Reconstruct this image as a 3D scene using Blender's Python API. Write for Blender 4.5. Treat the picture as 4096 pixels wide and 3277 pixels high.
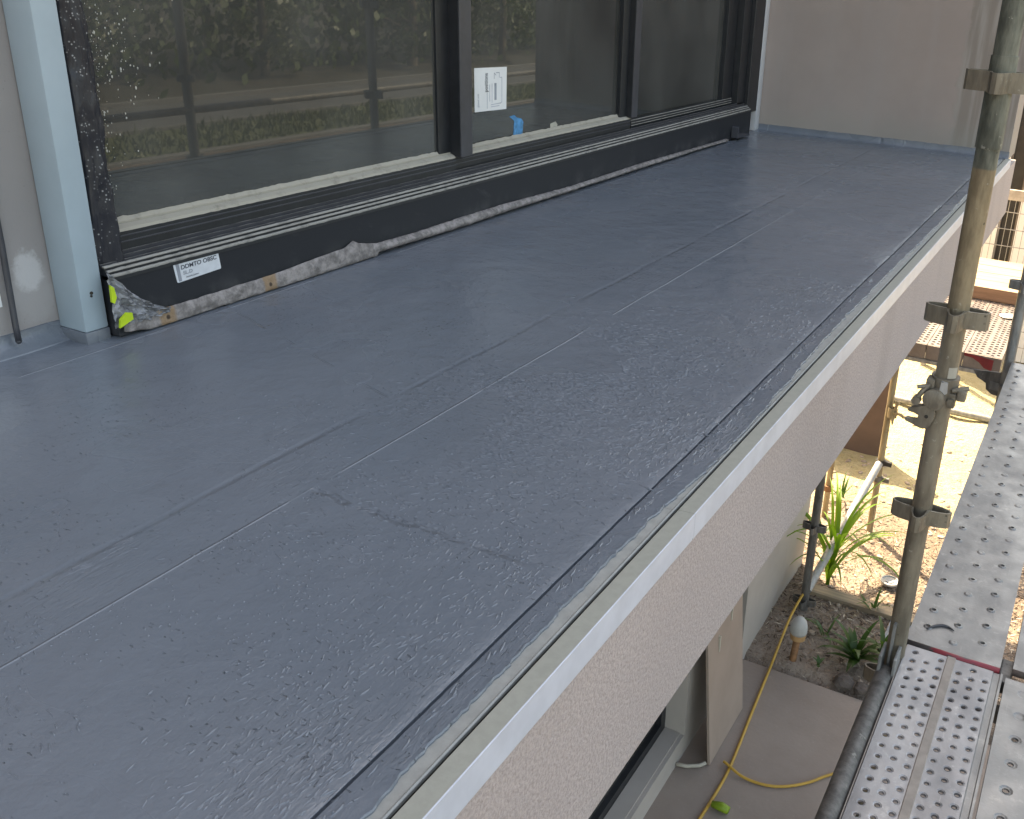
import bpy, bmesh, math, random
from mathutils import Vector, Matrix, noise as mnoise
sc = bpy.context.scene
for o in list(bpy.data.objects): bpy.data.objects.remove(o)
R = math.radians
PI = math.pi
rnd = random.Random(7)

# ------------------------------------------------------------------ camera, world, sun, exposure
EYE = Vector((0.0, 0.0, 0.85))
cam_d = bpy.data.cameras.new('camera'); cam = bpy.data.objects.new('camera', cam_d)
sc.collection.objects.link(cam); sc.camera = cam
CAMROT = ((0.894244, -0.208153, 0.396231), (0.444744, 0.31376, -0.838903), (0.050299, 0.926405, 0.373153))
cam.matrix_world = Matrix.Translation(EYE) @ Matrix(CAMROT).to_4x4()
cam_d.sensor_width = 36; cam_d.lens = 34.097
cam_d.shift_x = -0.1194; cam_d.shift_y = -0.0408
cam_d.clip_start = 0.05; cam_d.clip_end = 800

SUN_EL, SUN_AZ = R(50), R(50)          # azimuth from +Y towards -X
world = bpy.data.worlds.new('World'); sc.world = world; world.use_nodes = True
wn = world.node_tree; wn.nodes.clear()
sky = wn.nodes.new('ShaderNodeTexSky'); sky.sky_type = 'NISHITA'; sky.sun_disc = False
sky.sun_elevation = SUN_EL; sky.sun_rotation = -SUN_AZ
sky.air_density = 1.0; sky.dust_density = 3.0; sky.ozone_density = 1.0
bg = wn.nodes.new('ShaderNodeBackground'); bg.inputs[1].default_value = 0.15
wo = wn.nodes.new('ShaderNodeOutputWorld')
wn.links.new(sky.outputs[0], bg.inputs[0]); wn.links.new(bg.outputs[0], wo.inputs[0])
sd = bpy.data.lights.new('sun', 'SUN'); sun = bpy.data.objects.new('sun', sd); sc.collection.objects.link(sun)
sd.energy = 4.0; sd.angle = R(0.53); sd.color = (1.0, 0.94, 0.84)
sdir = Vector((-math.sin(SUN_AZ)*math.cos(SUN_EL), math.cos(SUN_AZ)*math.cos(SUN_EL), math.sin(SUN_EL)))
sun.rotation_euler = sdir.to_track_quat('Z', 'Y').to_euler(); sun.location = (0, 30, 40)
vs = sc.view_settings
sc.display_settings.display_device = 'sRGB'
vs.view_transform = 'Standard'; vs.look = 'None'; vs.gamma = 1; vs.exposure = 2.25
vs.use_curve_mapping = False
vs.use_white_balance = True; vs.white_balance_temperature = 9300; vs.white_balance_tint = 8
sc.render.engine = 'CYCLES'

# ------------------------------------------------------------------ helpers: meshes and objects
COL = sc.collection
def link(name, me, parent=None, mat=None, smooth=False):
    o = bpy.data.objects.new(name, me); COL.objects.link(o)
    if parent: o.parent = parent
    if mat is not None and me is not None:
        for m in (mat if isinstance(mat, (list, tuple)) else [mat]): me.materials.append(m)
    if smooth and me is not None:
        for p in me.polygons: p.use_smooth = True
    return o
def obj(name, bm, mat, parent=None, smooth=False, auto=False):
    bmesh.ops.recalc_face_normals(bm, faces=bm.faces[:])
    me = bpy.data.meshes.new(name); bm.to_mesh(me); bm.free()
    o = link(name, me, parent, mat, smooth or auto)
    if auto: me.set_sharp_from_angle(angle=R(35))
    return o
def tag(o, label=None, cat=None, group=None, kind=None):
    if label: o['label'] = label
    if cat: o['category'] = cat
    if group: o['group'] = group
    if kind: o['kind'] = kind
    return o
def empty(name, loc, label, cat, group=None):
    o = bpy.data.objects.new(name, None); COL.objects.link(o); o.location = loc
    o.empty_display_size = 0.1
    return tag(o, label, cat, group)
def copy_tree(o, parent=None):
    c = o.copy(); COL.objects.link(c)
    if parent: c.parent = parent
    for ch in list(o.children): copy_tree(ch, c)
    return c
def newbm(): return bmesh.new()
def box(bm, a, b, bevel=0.0):
    x0, y0, z0 = a; x1, y1, z1 = b
    v = [bm.verts.new(p) for p in ((x0,y0,z0),(x1,y0,z0),(x1,y1,z0),(x0,y1,z0),(x0,y0,z1),(x1,y0,z1),(x1,y1,z1),(x0,y1,z1))]
    fs = [bm.faces.new([v[i] for i in q]) for q in ((0,3,2,1),(4,5,6,7),(0,1,5,4),(1,2,6,5),(2,3,7,6),(3,0,4,7))]
    if bevel:
        es = {e for f in fs for e in f.edges}
        bmesh.ops.bevel(bm, geom=list(es), offset=bevel, segments=2, affect='EDGES', profile=0.5)
def tube(bm, pts, r, n=16, caps=True, radii=None):
    pts = [Vector(p) for p in pts]; rings = []
    for i, p in enumerate(pts):
        t = (pts[min(i+1, len(pts)-1)] - pts[max(i-1, 0)]).normalized()
        up = Vector((0, 0, 1)) if abs(t.z) < 0.9 else Vector((0, 1, 0))
        a = t.cross(up).normalized(); b = t.cross(a).normalized()
        rr = radii[i] if radii else r
        rings.append([bm.verts.new(p + rr*(math.cos(2*PI*k/n)*a + math.sin(2*PI*k/n)*b)) for k in range(n)])
    for i in range(len(rings)-1):
        for k in range(n):
            bm.faces.new((rings[i][k], rings[i][(k+1) % n], rings[i+1][(k+1) % n], rings[i+1][k]))
    if caps:
        bm.faces.new(rings[0][::-1]); bm.faces.new(rings[-1])
def hollow(bm, a, b, r, t, n=24):
    """open tube between two points with wall thickness t"""
    a, b = Vector(a), Vector(b); d = (b-a).normalized()
    up = Vector((0, 0, 1)) if abs(d.z) < 0.9 else Vector((0, 1, 0))
    u = d.cross(up).normalized(); w = d.cross(u).normalized()
    R4 = []
    for p, rr in ((a, r), (b, r), (b, r-t), (a, r-t)):
        R4.append([bm.verts.new(p + rr*(math.cos(2*PI*k/n)*u + math.sin(2*PI*k/n)*w)) for k in range(n)])
    for i in range(4):
        A, B = R4[i], R4[(i+1) % 4]
        for k in range(n): bm.faces.new((A[k], A[(k+1) % n], B[(k+1) % n], B[k]))
def prism(bm, poly, axis, a, b):
    """extrude a 2-D outline along axis between a and b; outline order: x:(y,z) y:(x,z) z:(x,y)"""
    def P(q, t): return {'x': (t, q[0], q[1]), 'y': (q[0], t, q[1]), 'z': (q[0], q[1], t)}[axis]
    A = [bm.verts.new(P(q, a)) for q in poly]; B = [bm.verts.new(P(q, b)) for q in poly]
    n = len(poly)
    bm.faces.new(A); bm.faces.new(B[::-1])
    for i in range(n): bm.faces.new((A[i], B[i], B[(i+1) % n], A[(i+1) % n]))
def lathe(bm, prof, c=(0, 0, 0), n=20):
    rings = [[bm.verts.new((c[0]+r*math.cos(2*PI*k/n), c[1]+r*math.sin(2*PI*k/n), c[2]+z)) for k in range(n)] for r, z in prof]
    for i in range(len(rings)-1):
        for k in range(n): bm.faces.new((rings[i][k], rings[i][(k+1) % n], rings[i+1][(k+1) % n], rings[i+1][k]))
    bm.faces.new(rings[0][::-1]); bm.faces.new(rings[-1])
def grid(bm, f, nu, nv):
    V = [[bm.verts.new(f(i/nu, j/nv)) for j in range(nv+1)] for i in range(nu+1)]
    for i in range(nu):
        for j in range(nv): bm.faces.new((V[i][j], V[i+1][j], V[i+1][j+1], V[i][j+1]))
def nz(x, y=0.0, z=0.0): return mnoise.noise(Vector((x, y, z)))

# ------------------------------------------------------------------ helpers: materials
class S:
    """thin wrapper for node maths"""
    def __init__(s, t, sock): s.t, s.s = t, sock
    def _m(s, op, b=None, c=None):
        n = s.t.nodes.new('ShaderNodeMath'); n.operation = op
        for i, v in enumerate((s, b, c)):
            if v is None: continue
            if isinstance(v, S): s.t.links.new(v.s, n.inputs[i])
            else: n.inputs[i].default_value = v
        return S(s.t, n.outputs[0])
    def __add__(s, b): return s._m('ADD', b)
    __radd__ = __add__
    def __mul__(s, b): return s._m('MULTIPLY', b)
    __rmul__ = __mul__
    def __sub__(s, b): return s._m('SUBTRACT', b)
    def __rsub__(s, b): return s._m('MULTIPLY', -1.0) + b
    def abs(s): return s._m('ABSOLUTE')
    def max(s, b): return s._m('MAXIMUM', b)
    def min(s, b): return s._m('MINIMUM', b)
    def step(s, a, b):
        n = s.t.nodes.new('ShaderNodeMapRange'); n.interpolation_type = 'SMOOTHSTEP'
        n.inputs[1].default_value = a; n.inputs[2].default_value = b
        s.t.links.new(s.s, n.inputs[0])
        return S(s.t, n.outputs[0])
class M:
    def __init__(s, name, base=(0.5, 0.5, 0.5), rough=0.6, metal=0.0, spec=0.5):
        s.m = bpy.data.materials.new(name); s.m.use_nodes = True
        s.t = s.m.node_tree; s.b = s.t.nodes['Principled BSDF']
        s.b.inputs['Base Color'].default_value = (*base, 1); s.b.inputs['Roughness'].default_value = rough
        s.b.inputs['Metallic'].default_value = metal; s.b.inputs['Specular IOR Level'].default_value = spec
        s.tc = s.t.nodes.new('ShaderNodeTexCoord'); s.P = s.tc.outputs['Object']
        sx = s.t.nodes.new('ShaderNodeSeparateXYZ'); s.t.links.new(s.P, sx.inputs[0])
        s.x, s.y, s.z = (S(s.t, sx.outputs[i]) for i in range(3))
    def vec(s, x, y, z):
        n = s.t.nodes.new('ShaderNodeCombineXYZ')
        for i, v in enumerate((x, y, z)):
            if isinstance(v, S): s.t.links.new(v.s, n.inputs[i])
            else: n.inputs[i].default_value = v
        return n.outputs[0]
    def noise(s, scale, detail=3, rough=0.55, vec=None, dist=0.0):
        n = s.t.nodes.new('ShaderNodeTexNoise'); n.inputs['Scale'].default_value = scale
        n.inputs['Detail'].default_value = detail; n.inputs['Roughness'].default_value = rough
        n.inputs['Distortion'].default_value = dist
        s.t.links.new(vec or s.P, n.inputs['Vector']); return S(s.t, n.outputs[0])
    def vor(s, scale, feature='F1', vec=None, out=0):
        n = s.t.nodes.new('ShaderNodeTexVoronoi'); n.feature = feature; n.inputs['Scale'].default_value = scale
        s.t.links.new(vec or s.P, n.inputs['Vector']); return S(s.t, n.outputs[out])
    def mix(s, fac, a, b):
        n = s.t.nodes.new('ShaderNodeMix'); n.data_type = 'RGBA'
        if isinstance(fac, S): s.t.links.new(fac.s, n.inputs[0])
        else: n.inputs[0].default_value = fac
        for i, v in ((6, a), (7, b)):
            if isinstance(v, tuple): n.inputs[i].default_value = (*v, 1)
            else: s.t.links.new(v, n.inputs[i])
        return n.outputs[2]
    def color(s, sock): s.t.links.new(sock, s.b.inputs['Base Color']); return s
    def rough(s, v): s.t.links.new(v.s, s.b.inputs['Roughness']); return s
    def bump(s, h, dist=1.0, strength=1.0):
        n = s.t.nodes.new('ShaderNodeBump'); n.inputs['Distance'].default_value = dist
        n.inputs['Strength'].default_value = strength
        s.t.links.new(h.s, n.inputs['Height']); s.t.links.new(n.outputs[0], s.b.inputs['Normal']); return s
def simple(name, c, rough=0.6, metal=0.0, var=0.25, scale=12.0, bump=0.0, bscale=60.0, spec=0.5, dark=None):
    m = M(name, c, rough, metal, spec)
    d = dark or tuple(v*(1-var) for v in c); l = tuple(min(1, v*(1+var*0.6)) for v in c)
    m.color(m.mix(m.noise(scale, 5, 0.6).step(0.3, 0.7), d, l))
    if bump: m.bump(m.noise(bscale, 4)*bump)
    return m.m

# floor coating: grey-blue liquid membrane, brushed and rolled
def floor_material():
    m = M('floor_coating', (0.13, 0.15, 0.19), 0.36, 0, 0.6)
    warp = m.noise(5, 2)-0.5
    x = m.x + warp*0.03; y = m.y
    low2 = m.noise(3.1, 2, 0.5, vec=m.vec(m.x+7.0, m.y+3.0, 0.0))
    rip = m.noise(1, 3, 0.55, vec=m.vec(x*40, y*190, 0.0), dist=0.5)
    cpx, cpy = (m.x+1.02), (m.y-1.58)
    patch = 1-(cpx*cpx*7 + cpy*cpy*5).step(0.02, 0.7)
    edge = m.x.step(-0.92, -0.66)
    st = m.noise(1, 3, 0.6, vec=m.vec(x*170, y*26, 0.0), dist=0.6)
    mask_s = (edge*0.8 + (1-(m.x+1.19).abs().step(0.03, 0.08))*0.6)*low2.step(0.36, 0.62)
    wob = (m.noise(3, 2)-0.5)*0.02
    brk = m.noise(4, 2, vec=m.vec(1.0, m.y, 2.0)).step(0.36, 0.44)
    l1 = (1-(m.x+1.124+wob*0.5).abs().step(0.0003, 0.0034))*brk
    l2 = (1-(m.x+1.258+wob).abs().step(0.001, 0.012))*m.noise(3, 2, vec=m.vec(5.0, m.y, 2.0)).step(0.36, 0.55)
    jag = (m.noise(16, 3)-0.5)*0.035
    c1 = (1-(m.y-1.09+jag).abs().step(0.001, 0.010))*m.x.step(-1.13, -1.10)*(1-m.x.step(-0.72, -0.64))*m.noise(18, 2).step(0.40, 0.62)
    c2 = (1-(m.y-1.47+(m.x+1.265)*0.32+jag*0.3).abs().step(0.0008, 0.005))*(1-m.x.step(-1.3, -1.25))*m.noise(7, 2).step(0.45, 0.6)
    wl = (1-(m.x+1.973+wob*0.2).abs().step(0.0008, 0.003))*m.noise(2.4, 1, vec=m.vec(3.0, m.y, 7.0)).step(0.40, 0.46)
    h = m.noise(150, 2, 0.6)*0.0009 + m.noise(11, 3)*0.007 + rip*patch*0.0026 + st*mask_s*0.0032
    h = h + l1*0.002 - l2*0.0020 - c1*0.0040 - c2*0.0022 + wl*0.002
    pit = m.noise(1, 2, 0.5, vec=m.vec(m.x*70+m.y*20, m.y*170, 0.0)).step(0.66, 0.72)*m.noise(3.4, 2, vec=m.vec(m.x+2.0, m.y+5.0, 1.0)).step(0.46, 0.60)
    pit2 = m.noise(1, 2, 0.5, vec=m.vec(m.x*190, m.y*48-m.x*30, 3.0)).step(0.64, 0.71)*edge*low2.step(0.40, 0.60)
    h = h - pit*0.0042 - pit2*0.0042
    m.bump(h, 1.0, 1.0)
    c = m.mix(m.noise(1.6, 3).step(0.35, 0.65), (0.146, 0.163, 0.190), (0.168, 0.182, 0.208))
    c = m.mix((l1*0.28 + wl*0.5).min(1.0), c, (0.36, 0.38, 0.42))
    c = m.mix((l2*0.06+c1*0.08).min(1.0), c, (0.06, 0.065, 0.085))
    m.color(c)
    m.rough(m.noise(3, 2).step(0.3, 0.7)*0.10 + 0.20)
    return m.m
MAT_FLOOR = floor_material()

def plaster(name, c, grain=0.0006, scale=260, var=0.10, stains=None):
    m = M(name, c, 0.85, 0, 0.25)
    col = m.mix(m.noise(2.2, 4, 0.6).step(0.3, 0.7), tuple(v*(1-var) for v in c), tuple(v*(1+var*0.5) for v in c))
    pit = (1-m.vor(95, 'F1').step(0.03, 0.14))*m.noise(30, 2).step(0.5, 0.62)
    col = m.mix(pit*0.5, col, tuple(v*0.45 for v in c))
    if grain > 0.001: col = m.mix(m.noise(170, 2, 0.6).step(0.30, 0.66), tuple(v*0.74 for v in c), col)
    if stains: col = stains(m, col)
    m.color(col)
    m.bump(m.noise(scale, 3, 0.6)*grain - pit*0.0006)
    return m.m
def st_end(m, col):
    # damp, unfinished strip along the outer edge of the end wall, with runs
    edge = m.x + (m.noise(1, 3, vec=m.vec(0.0, 0.0, m.z*9))-0.5)*0.14 + (m.noise(40, 2)-0.5)*0.03
    band = edge.step(-0.885, -0.855)
    run = m.noise(1, 4, 0.6, vec=m.vec(m.x*26, 0.0, m.z*1.6)).step(0.42, 0.66)
    col = m.mix(band*0.62, col, (0.225, 0.195, 0.165))
    col = m.mix(band*run*0.55, col, (0.42, 0.38, 0.35))
    low = 1-(m.z + (m.noise(8, 3)-0.5)*0.16).step(0.05, 0.22)
    col = m.mix(low*0.35, col, (0.34, 0.32, 0.28))
    run2 = m.noise(1, 3, 0.5, vec=m.vec(m.x*7, 0.0, m.z*0.5)).step(0.5, 0.7)
    col = m.mix(run2*0.30, col, (0.37, 0.32, 0.30))
    sp = (1-m.vor(5, 'F1').step(0.02, 0.05))
    return m.mix(sp*0.85, col, (0.05, 0.04, 0.035))
def st_fascia(m, col):
    run = m.noise(1, 3, 0.5, vec=m.vec(0.0, m.y*3.2, m.z*0.6)).step(0.5, 0.68)*m.y.step(1.8, 2.6)
    col = m.mix(run*0.35, col, (0.33, 0.29, 0.27))
    return m.mix((1-m.vor(3.5, 'F1').step(0.006, 0.018))*0.9, col, (0.06, 0.05, 0.045))
def st_left(m, col):
    # filler patch left rough and pale on the wall, faint smears
    a = m.y-1.286; b = m.z-0.170
    d = a*a*640 + b*b*330 + (m.noise(38, 4, 0.7)-0.5)*1.7
    col = m.mix((1-d.step(0.30, 1.0))*0.62, col, (0.62, 0.60, 0.60))
    d2 = a*a*260 + (b+0.05)*(b+0.05)*160 + (m.noise(20, 4, 0.7)-0.5)*1.6
    return m.mix((1-d2.step(0.3, 1.1))*0.22, col, (0.55, 0.53, 0.52))
MAT_FASCIA = plaster('fascia_plaster', (0.485, 0.418, 0.402), 0.0036, 165, 0.06, st_fascia)
MAT_END = plaster('end_wall_plaster', (0.37, 0.302, 0.272), 0.0003, 120, 0.07, st_end)
MAT_LEFT = plaster('facade_plaster', (0.33, 0.30, 0.29), 0.0004, 160, 0.07, st_left)
MAT_LOWER = plaster('lower_wall_paint', (0.40, 0.36, 0.33), 0.0002, 120, 0.10)
MAT_BLOCK = plaster('upper_plaster', (0.40, 0.36, 0.33), 0.0004, 100)
MAT_TRIM_TOP = simple('dusty_aluminium', (0.37, 0.36, 0.31), 0.55, 0.1, 0.06, 60, 0.0001, 300)
MAT_TRIM_FACE = simple('white_aluminium', (0.54, 0.575, 0.65), 0.42, 0.1, 0.08, 14)
MAT_FLANGE = simple('bare_aluminium', (0.35, 0.345, 0.325), 0.6, 0.2, 0.12, 40)
MAT_GAP = simple('dark_joint', (0.035, 0.03, 0.025), 0.9)
MAT_POST = simple('blue_grey_paint', (0.36, 0.44, 0.49), 0.45, 0, 0.05, 6)
MAT_PALE = simple('pale_paint', (0.55, 0.55, 0.57), 0.5, 0, 0.06, 6)
MAT_FRAME = simple('black_frame', (0.017, 0.018, 0.021), 0.42, 0, 0.25, 20, 0.0001, 200)
MAT_FRAME2 = simple('charcoal_frame', (0.047, 0.047, 0.055), 0.40, 0, 0.15, 20)
def board_mat():
    m = M('black_board', (0.026, 0.028, 0.036), 0.55, 0, 0.35)
    sm = m.noise(1, 4, 0.6, vec=m.vec(m.x, m.y*9+m.z*12, m.z*14)).step(0.60, 0.82)
    dust = (1-m.z.step(0.02, 0.10))*m.noise(8, 4, 0.65).step(0.45, 0.8)
    m.color(m.mix((sm*0.22 + dust*0.28).min(1.0), (0.016, 0.0175, 0.022), (0.20, 0.19, 0.19))); return m.m
MAT_BOARD = board_mat()
def dusty(name, dustcol, base, lo, hi, sc1=22):
    m = M(name, base, 0.75)
    m.color(m.mix(m.noise(sc1, 6, 0.7).step(lo, hi), base, dustcol))
    m.bump(m.noise(180, 3)*0.0004); return m.m
MAT_DUST = dusty('dusty_ledge', (0.35, 0.315, 0.26), (0.22, 0.198, 0.162), 0.25, 0.5)
MAT_SMUT = dusty('track_grime', (0.17, 0.16, 0.15), (0.05, 0.05, 0.05), 0.35, 0.65)
MAT_RIDGE = dusty('dusty_ridge', (0.31, 0.29, 0.265), (0.17, 0.16, 0.15), 0.28, 0.56)
def plastic_mat():
    m = M('black_plastic', (0.022, 0.022, 0.028), 0.42, 0, 0.4)
    sp = (1-m.vor(120, 'F1').step(0.10, 0.32))*m.noise(14, 3, 0.6).step(0.44, 0.56)
    m.color(m.mix(sp*0.75, (0.022, 0.022, 0.028), (0.42, 0.42, 0.42)))
    m.bump(m.noise(1, 3, 0.6, vec=m.vec(m.x*30, m.y*30, m.z*9), dist=1.0)*0.005); return m.m
MAT_PLASTIC = plastic_mat()
def glass_mat(name, ior=1.95, dust=0.05):
    m = bpy.data.materials.new(name); m.use_nodes = True; t = m.node_tree; t.nodes.clear()
    out = t.nodes.new('ShaderNodeOutputMaterial'); gl = t.nodes.new('ShaderNodeBsdfGlossy')
    gl.inputs['Roughness'].default_value = 0.012; gl.inputs['Color'].default_value = (0.52, 0.57, 0.60, 1)
    tr = t.nodes.new('ShaderNodeBsdfTransparent'); tr.inputs[0].default_value = (0.30, 0.31, 0.31, 1)
    df = t.nodes.new('ShaderNodeBsdfDiffuse'); df.inputs[0].default_value = (0.30, 0.29, 0.27, 1)
    fr = t.nodes.new('ShaderNodeFresnel'); fr.inputs[0].default_value = ior
    m1 = t.nodes.new('ShaderNodeMixShader'); m2 = t.nodes.new('ShaderNodeMixShader')
    tc = t.nodes.new('ShaderNodeTexCoord'); no = t.nodes.new('ShaderNodeTexNoise'); no.inputs['Scale'].default_value = 2.2
    no.inputs['Detail'].default_value = 6
    mr = t.nodes.new('ShaderNodeMapRange'); mr.inputs[1].default_value = 0.3; mr.inputs[2].default_value = 0.75
    mr.inputs[3].default_value = dust*0.5; mr.inputs[4].default_value = dust*1.5
    L = t.links.new
    L(tc.outputs['Object'], no.inputs['Vector']); L(no.outputs[0], mr.inputs[0])
    L(fr.outputs[0], m1.inputs[0]); L(tr.outputs[0], m1.inputs[1]); L(gl.outputs[0], m1.inputs[2])
    L(mr.outputs[0], m2.inputs[0]); L(m1.outputs[0], m2.inputs[1]); L(df.outputs[0], m2.inputs[2])
    L(m2.outputs[0], out.inputs[0]); return m
MAT_GLASS = glass_mat('window_glass', 1.95, 0.19)
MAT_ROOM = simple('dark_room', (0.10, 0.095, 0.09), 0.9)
def scaff(name, base, dark, rust=0.3, metal=0.25, rough=0.55):
    m = M(name, base, rough, metal)
    c = m.mix(m.noise(1, 5, 0.65, vec=m.vec(m.x*30, m.y*30, m.z*7)).step(0.32, 0.66), dark, base)
    c = m.mix(m.noise(26, 4, 0.7).step(0.60, 0.72)*rust, c, (0.16, 0.085, 0.045))
    sp = (1-m.vor(34, 'F1').step(0.07, 0.15))*m.noise(12, 2).step(0.5, 0.6)
    c = m.mix(sp*0.8, c, (0.035, 0.03, 0.025))
    c = m.mix(m.noise(45, 3, 0.6).step(0.66, 0.74)*0.35, c, (0.42, 0.40, 0.35))
    m.color(c); m.bump(m.noise(70, 4)*0.0012); return m.m
MAT_TUBE = scaff('scaffold_steel', (0.25, 0.215, 0.168), (0.13, 0.108, 0.083))
MAT_TUBE_DARK = scaff('dark_scaffold_steel', (0.15, 0.14, 0.13), (0.07, 0.065, 0.06))
MAT_TUBE_GREY = scaff('grey_scaffold_steel', (0.30, 0.30, 0.29), (0.18, 0.18, 0.175), 0.15, 0.4)
MAT_TUBE_TAN = scaff('tan_steel', (0.33, 0.27, 0.17), (0.20, 0.15, 0.09), 0.5)
MAT_BRACE = scaff('pale_galvanised', (0.47, 0.46, 0.45), (0.33, 0.32, 0.31), 0.1, 0.3)
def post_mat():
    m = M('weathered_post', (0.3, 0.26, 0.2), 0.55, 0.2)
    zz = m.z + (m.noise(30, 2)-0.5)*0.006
    up = zz.step(0.515, 0.521)  # greenish grey above this level, tan below
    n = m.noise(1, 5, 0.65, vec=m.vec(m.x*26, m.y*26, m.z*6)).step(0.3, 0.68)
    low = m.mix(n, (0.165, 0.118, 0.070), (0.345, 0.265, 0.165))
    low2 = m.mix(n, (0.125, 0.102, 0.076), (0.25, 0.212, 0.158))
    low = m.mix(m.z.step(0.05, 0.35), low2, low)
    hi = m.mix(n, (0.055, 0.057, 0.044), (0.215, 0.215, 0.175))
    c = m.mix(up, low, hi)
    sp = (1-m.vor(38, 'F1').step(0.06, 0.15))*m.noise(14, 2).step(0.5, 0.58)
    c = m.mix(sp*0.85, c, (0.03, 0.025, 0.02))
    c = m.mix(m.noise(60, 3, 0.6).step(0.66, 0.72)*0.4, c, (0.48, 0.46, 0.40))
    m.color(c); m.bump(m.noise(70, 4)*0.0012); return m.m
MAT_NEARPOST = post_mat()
def plank_mat(name, base, dark, worn):
    m = M(name, base, 0.42, 0.55)
    n = m.noise(1, 5, 0.6, vec=m.vec(m.x*9, m.y*3.5, m.z)).step(0.3, 0.7)
    c = m.mix(n, dark, base)
    c = m.mix(m.noise(30, 4, 0.7).step(0.55, 0.75)*0.5, c, worn)
    sc_ = m.noise(1, 4, 0.6, vec=m.vec(m.x*120, m.y*9, 0.0)).step(0.62, 0.75)
    c = m.mix(sc_*0.35, c, worn)
    stn = m.noise(4, 4, 0.6).step(0.55, 0.75)
    c = m.mix(stn*0.35, c, tuple(v*0.7 for v in dark))
    m.color(c); m.bump(m.noise(25, 3)*0.0015 + m.noise(200, 2)*0.0001)
    m.rough(m.noise(12, 4).step(0.3, 0.7)*0.2+0.36); return m.m
MAT_PLANK = plank_mat('galvanised_plank', (0.37, 0.365, 0.37), (0.23, 0.225, 0.23), (0.56, 0.55, 0.54))
MAT_PLANK2 = plank_mat('zinc_plank', (0.285, 0.28, 0.27), (0.21, 0.205, 0.20), (0.40, 0.39, 0.37))
MAT_PLANK3 = plank_mat('pale_plank', (0.215, 0.185, 0.175), (0.17, 0.145, 0.14), (0.25, 0.22, 0.21))
MAT_STIFF = simple('dusty_stiffener', (0.30, 0.255, 0.22), 0.7, 0.05, 0.15, 25)
def red_mat():
    m = M('red_worn_paint', (0.22, 0.02, 0.03), 0.45)
    k = (m.noise(1, 4, 0.6, vec=m.vec(m.x*16+3.0, m.y*40, m.z*40)) + m.x*1.6 + 0.20).step(0.44, 0.54)
    m.color(m.mix(k, (0.055, 0.05, 0.05), (0.23, 0.018, 0.03))); return m.m
MAT_RED = red_mat()
MAT_HEM = simple('brown_steel_hem', (0.17, 0.14, 0.125), 0.6, 0.1, 0.25, 10)
MAT_REDFLAT = simple('red_paint', (0.16, 0.012, 0.018), 0.5)
def wood(name, a, b, sx=3, sy=40, sz=40):
    m = M(name, a, 0.75)
    g = m.noise(1, 5, 0.6, vec=m.vec(m.x*sx, m.y*sy, m.z*sz), dist=0.5)
    m.color(m.mix(g.step(0.3, 0.7), a, b)); m.bump(g*0.001); return m.m
MAT_TIMBER = wood('pale_timber', (0.25, 0.185, 0.115), (0.34, 0.27, 0.18))
MAT_TIMBER_SHADED = wood('reddish_timber', (0.21, 0.115, 0.07), (0.30, 0.17, 0.105))
MAT_SOLE = wood('weathered_timber', (0.22, 0.17, 0.12), (0.36, 0.28, 0.19))
MAT_FIBRE = simple('fibre_cement', (0.31, 0.24, 0.20), 0.8, 0, 0.08, 5)
MAT_BROWN = simple('brown_panel', (0.115, 0.075, 0.062), 0.8, 0, 0.15, 4)
def earth_mat():
    m = M('earth', (0.30, 0.21, 0.15), 0.95, 0, 0.1)
    c = m.mix(m.noise(1.3, 5, 0.6).step(0.35, 0.65), (0.21, 0.162, 0.13), (0.315, 0.255, 0.21))
    c = m.mix(m.noise(40, 5, 0.7).step(0.52, 0.66)*0.7, c, (0.12, 0.078, 0.055))
    c = m.mix(m.noise(55, 3, 0.7, vec=m.vec(m.x+3, m.y, 0.0)).step(0.6, 0.72)*0.6, c, (0.48, 0.40, 0.32))
    sand = (m.y + (m.noise(1.5, 3)-0.5)*1.2).step(5.9, 6.8)*(1-m.x.step(2.5, 4.0))
    c = m.mix(sand*0.92, c, m.mix(m.noise(9, 5, 0.7).step(0.3, 0.75), (0.44, 0.375, 0.215), (0.52, 0.455, 0.29)))
    m.color(c); m.bump(m.noise(28, 5, 0.65)*0.035 + m.noise(110, 3)*0.006); return m.m
MAT_EARTH = earth_mat()
def conc_mat():
    m = M('concrete', (0.36, 0.31, 0.27), 0.85, 0, 0.3)
    c = m.mix(m.noise(1.8, 5, 0.6).step(0.3, 0.7), (0.25, 0.20, 0.17), (0.31, 0.255, 0.22))
    c = m.mix((1-m.vor(7, 'F1').step(0.03, 0.07))*m.noise(5, 2).step(0.5, 0.6)*0.6, c, (0.15, 0.12, 0.10))
    c = m.mix(m.noise(60, 4, 0.7).step(0.6, 0.75)*0.3, c, (0.44, 0.40, 0.37))
    m.color(c); m.bump(m.noise(50, 4)*0.0015); return m.m
MAT_CONC = conc_mat()
MAT_SOFFIT = simple('soffit_concrete', (0.40, 0.38, 0.36), 0.9)
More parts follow.
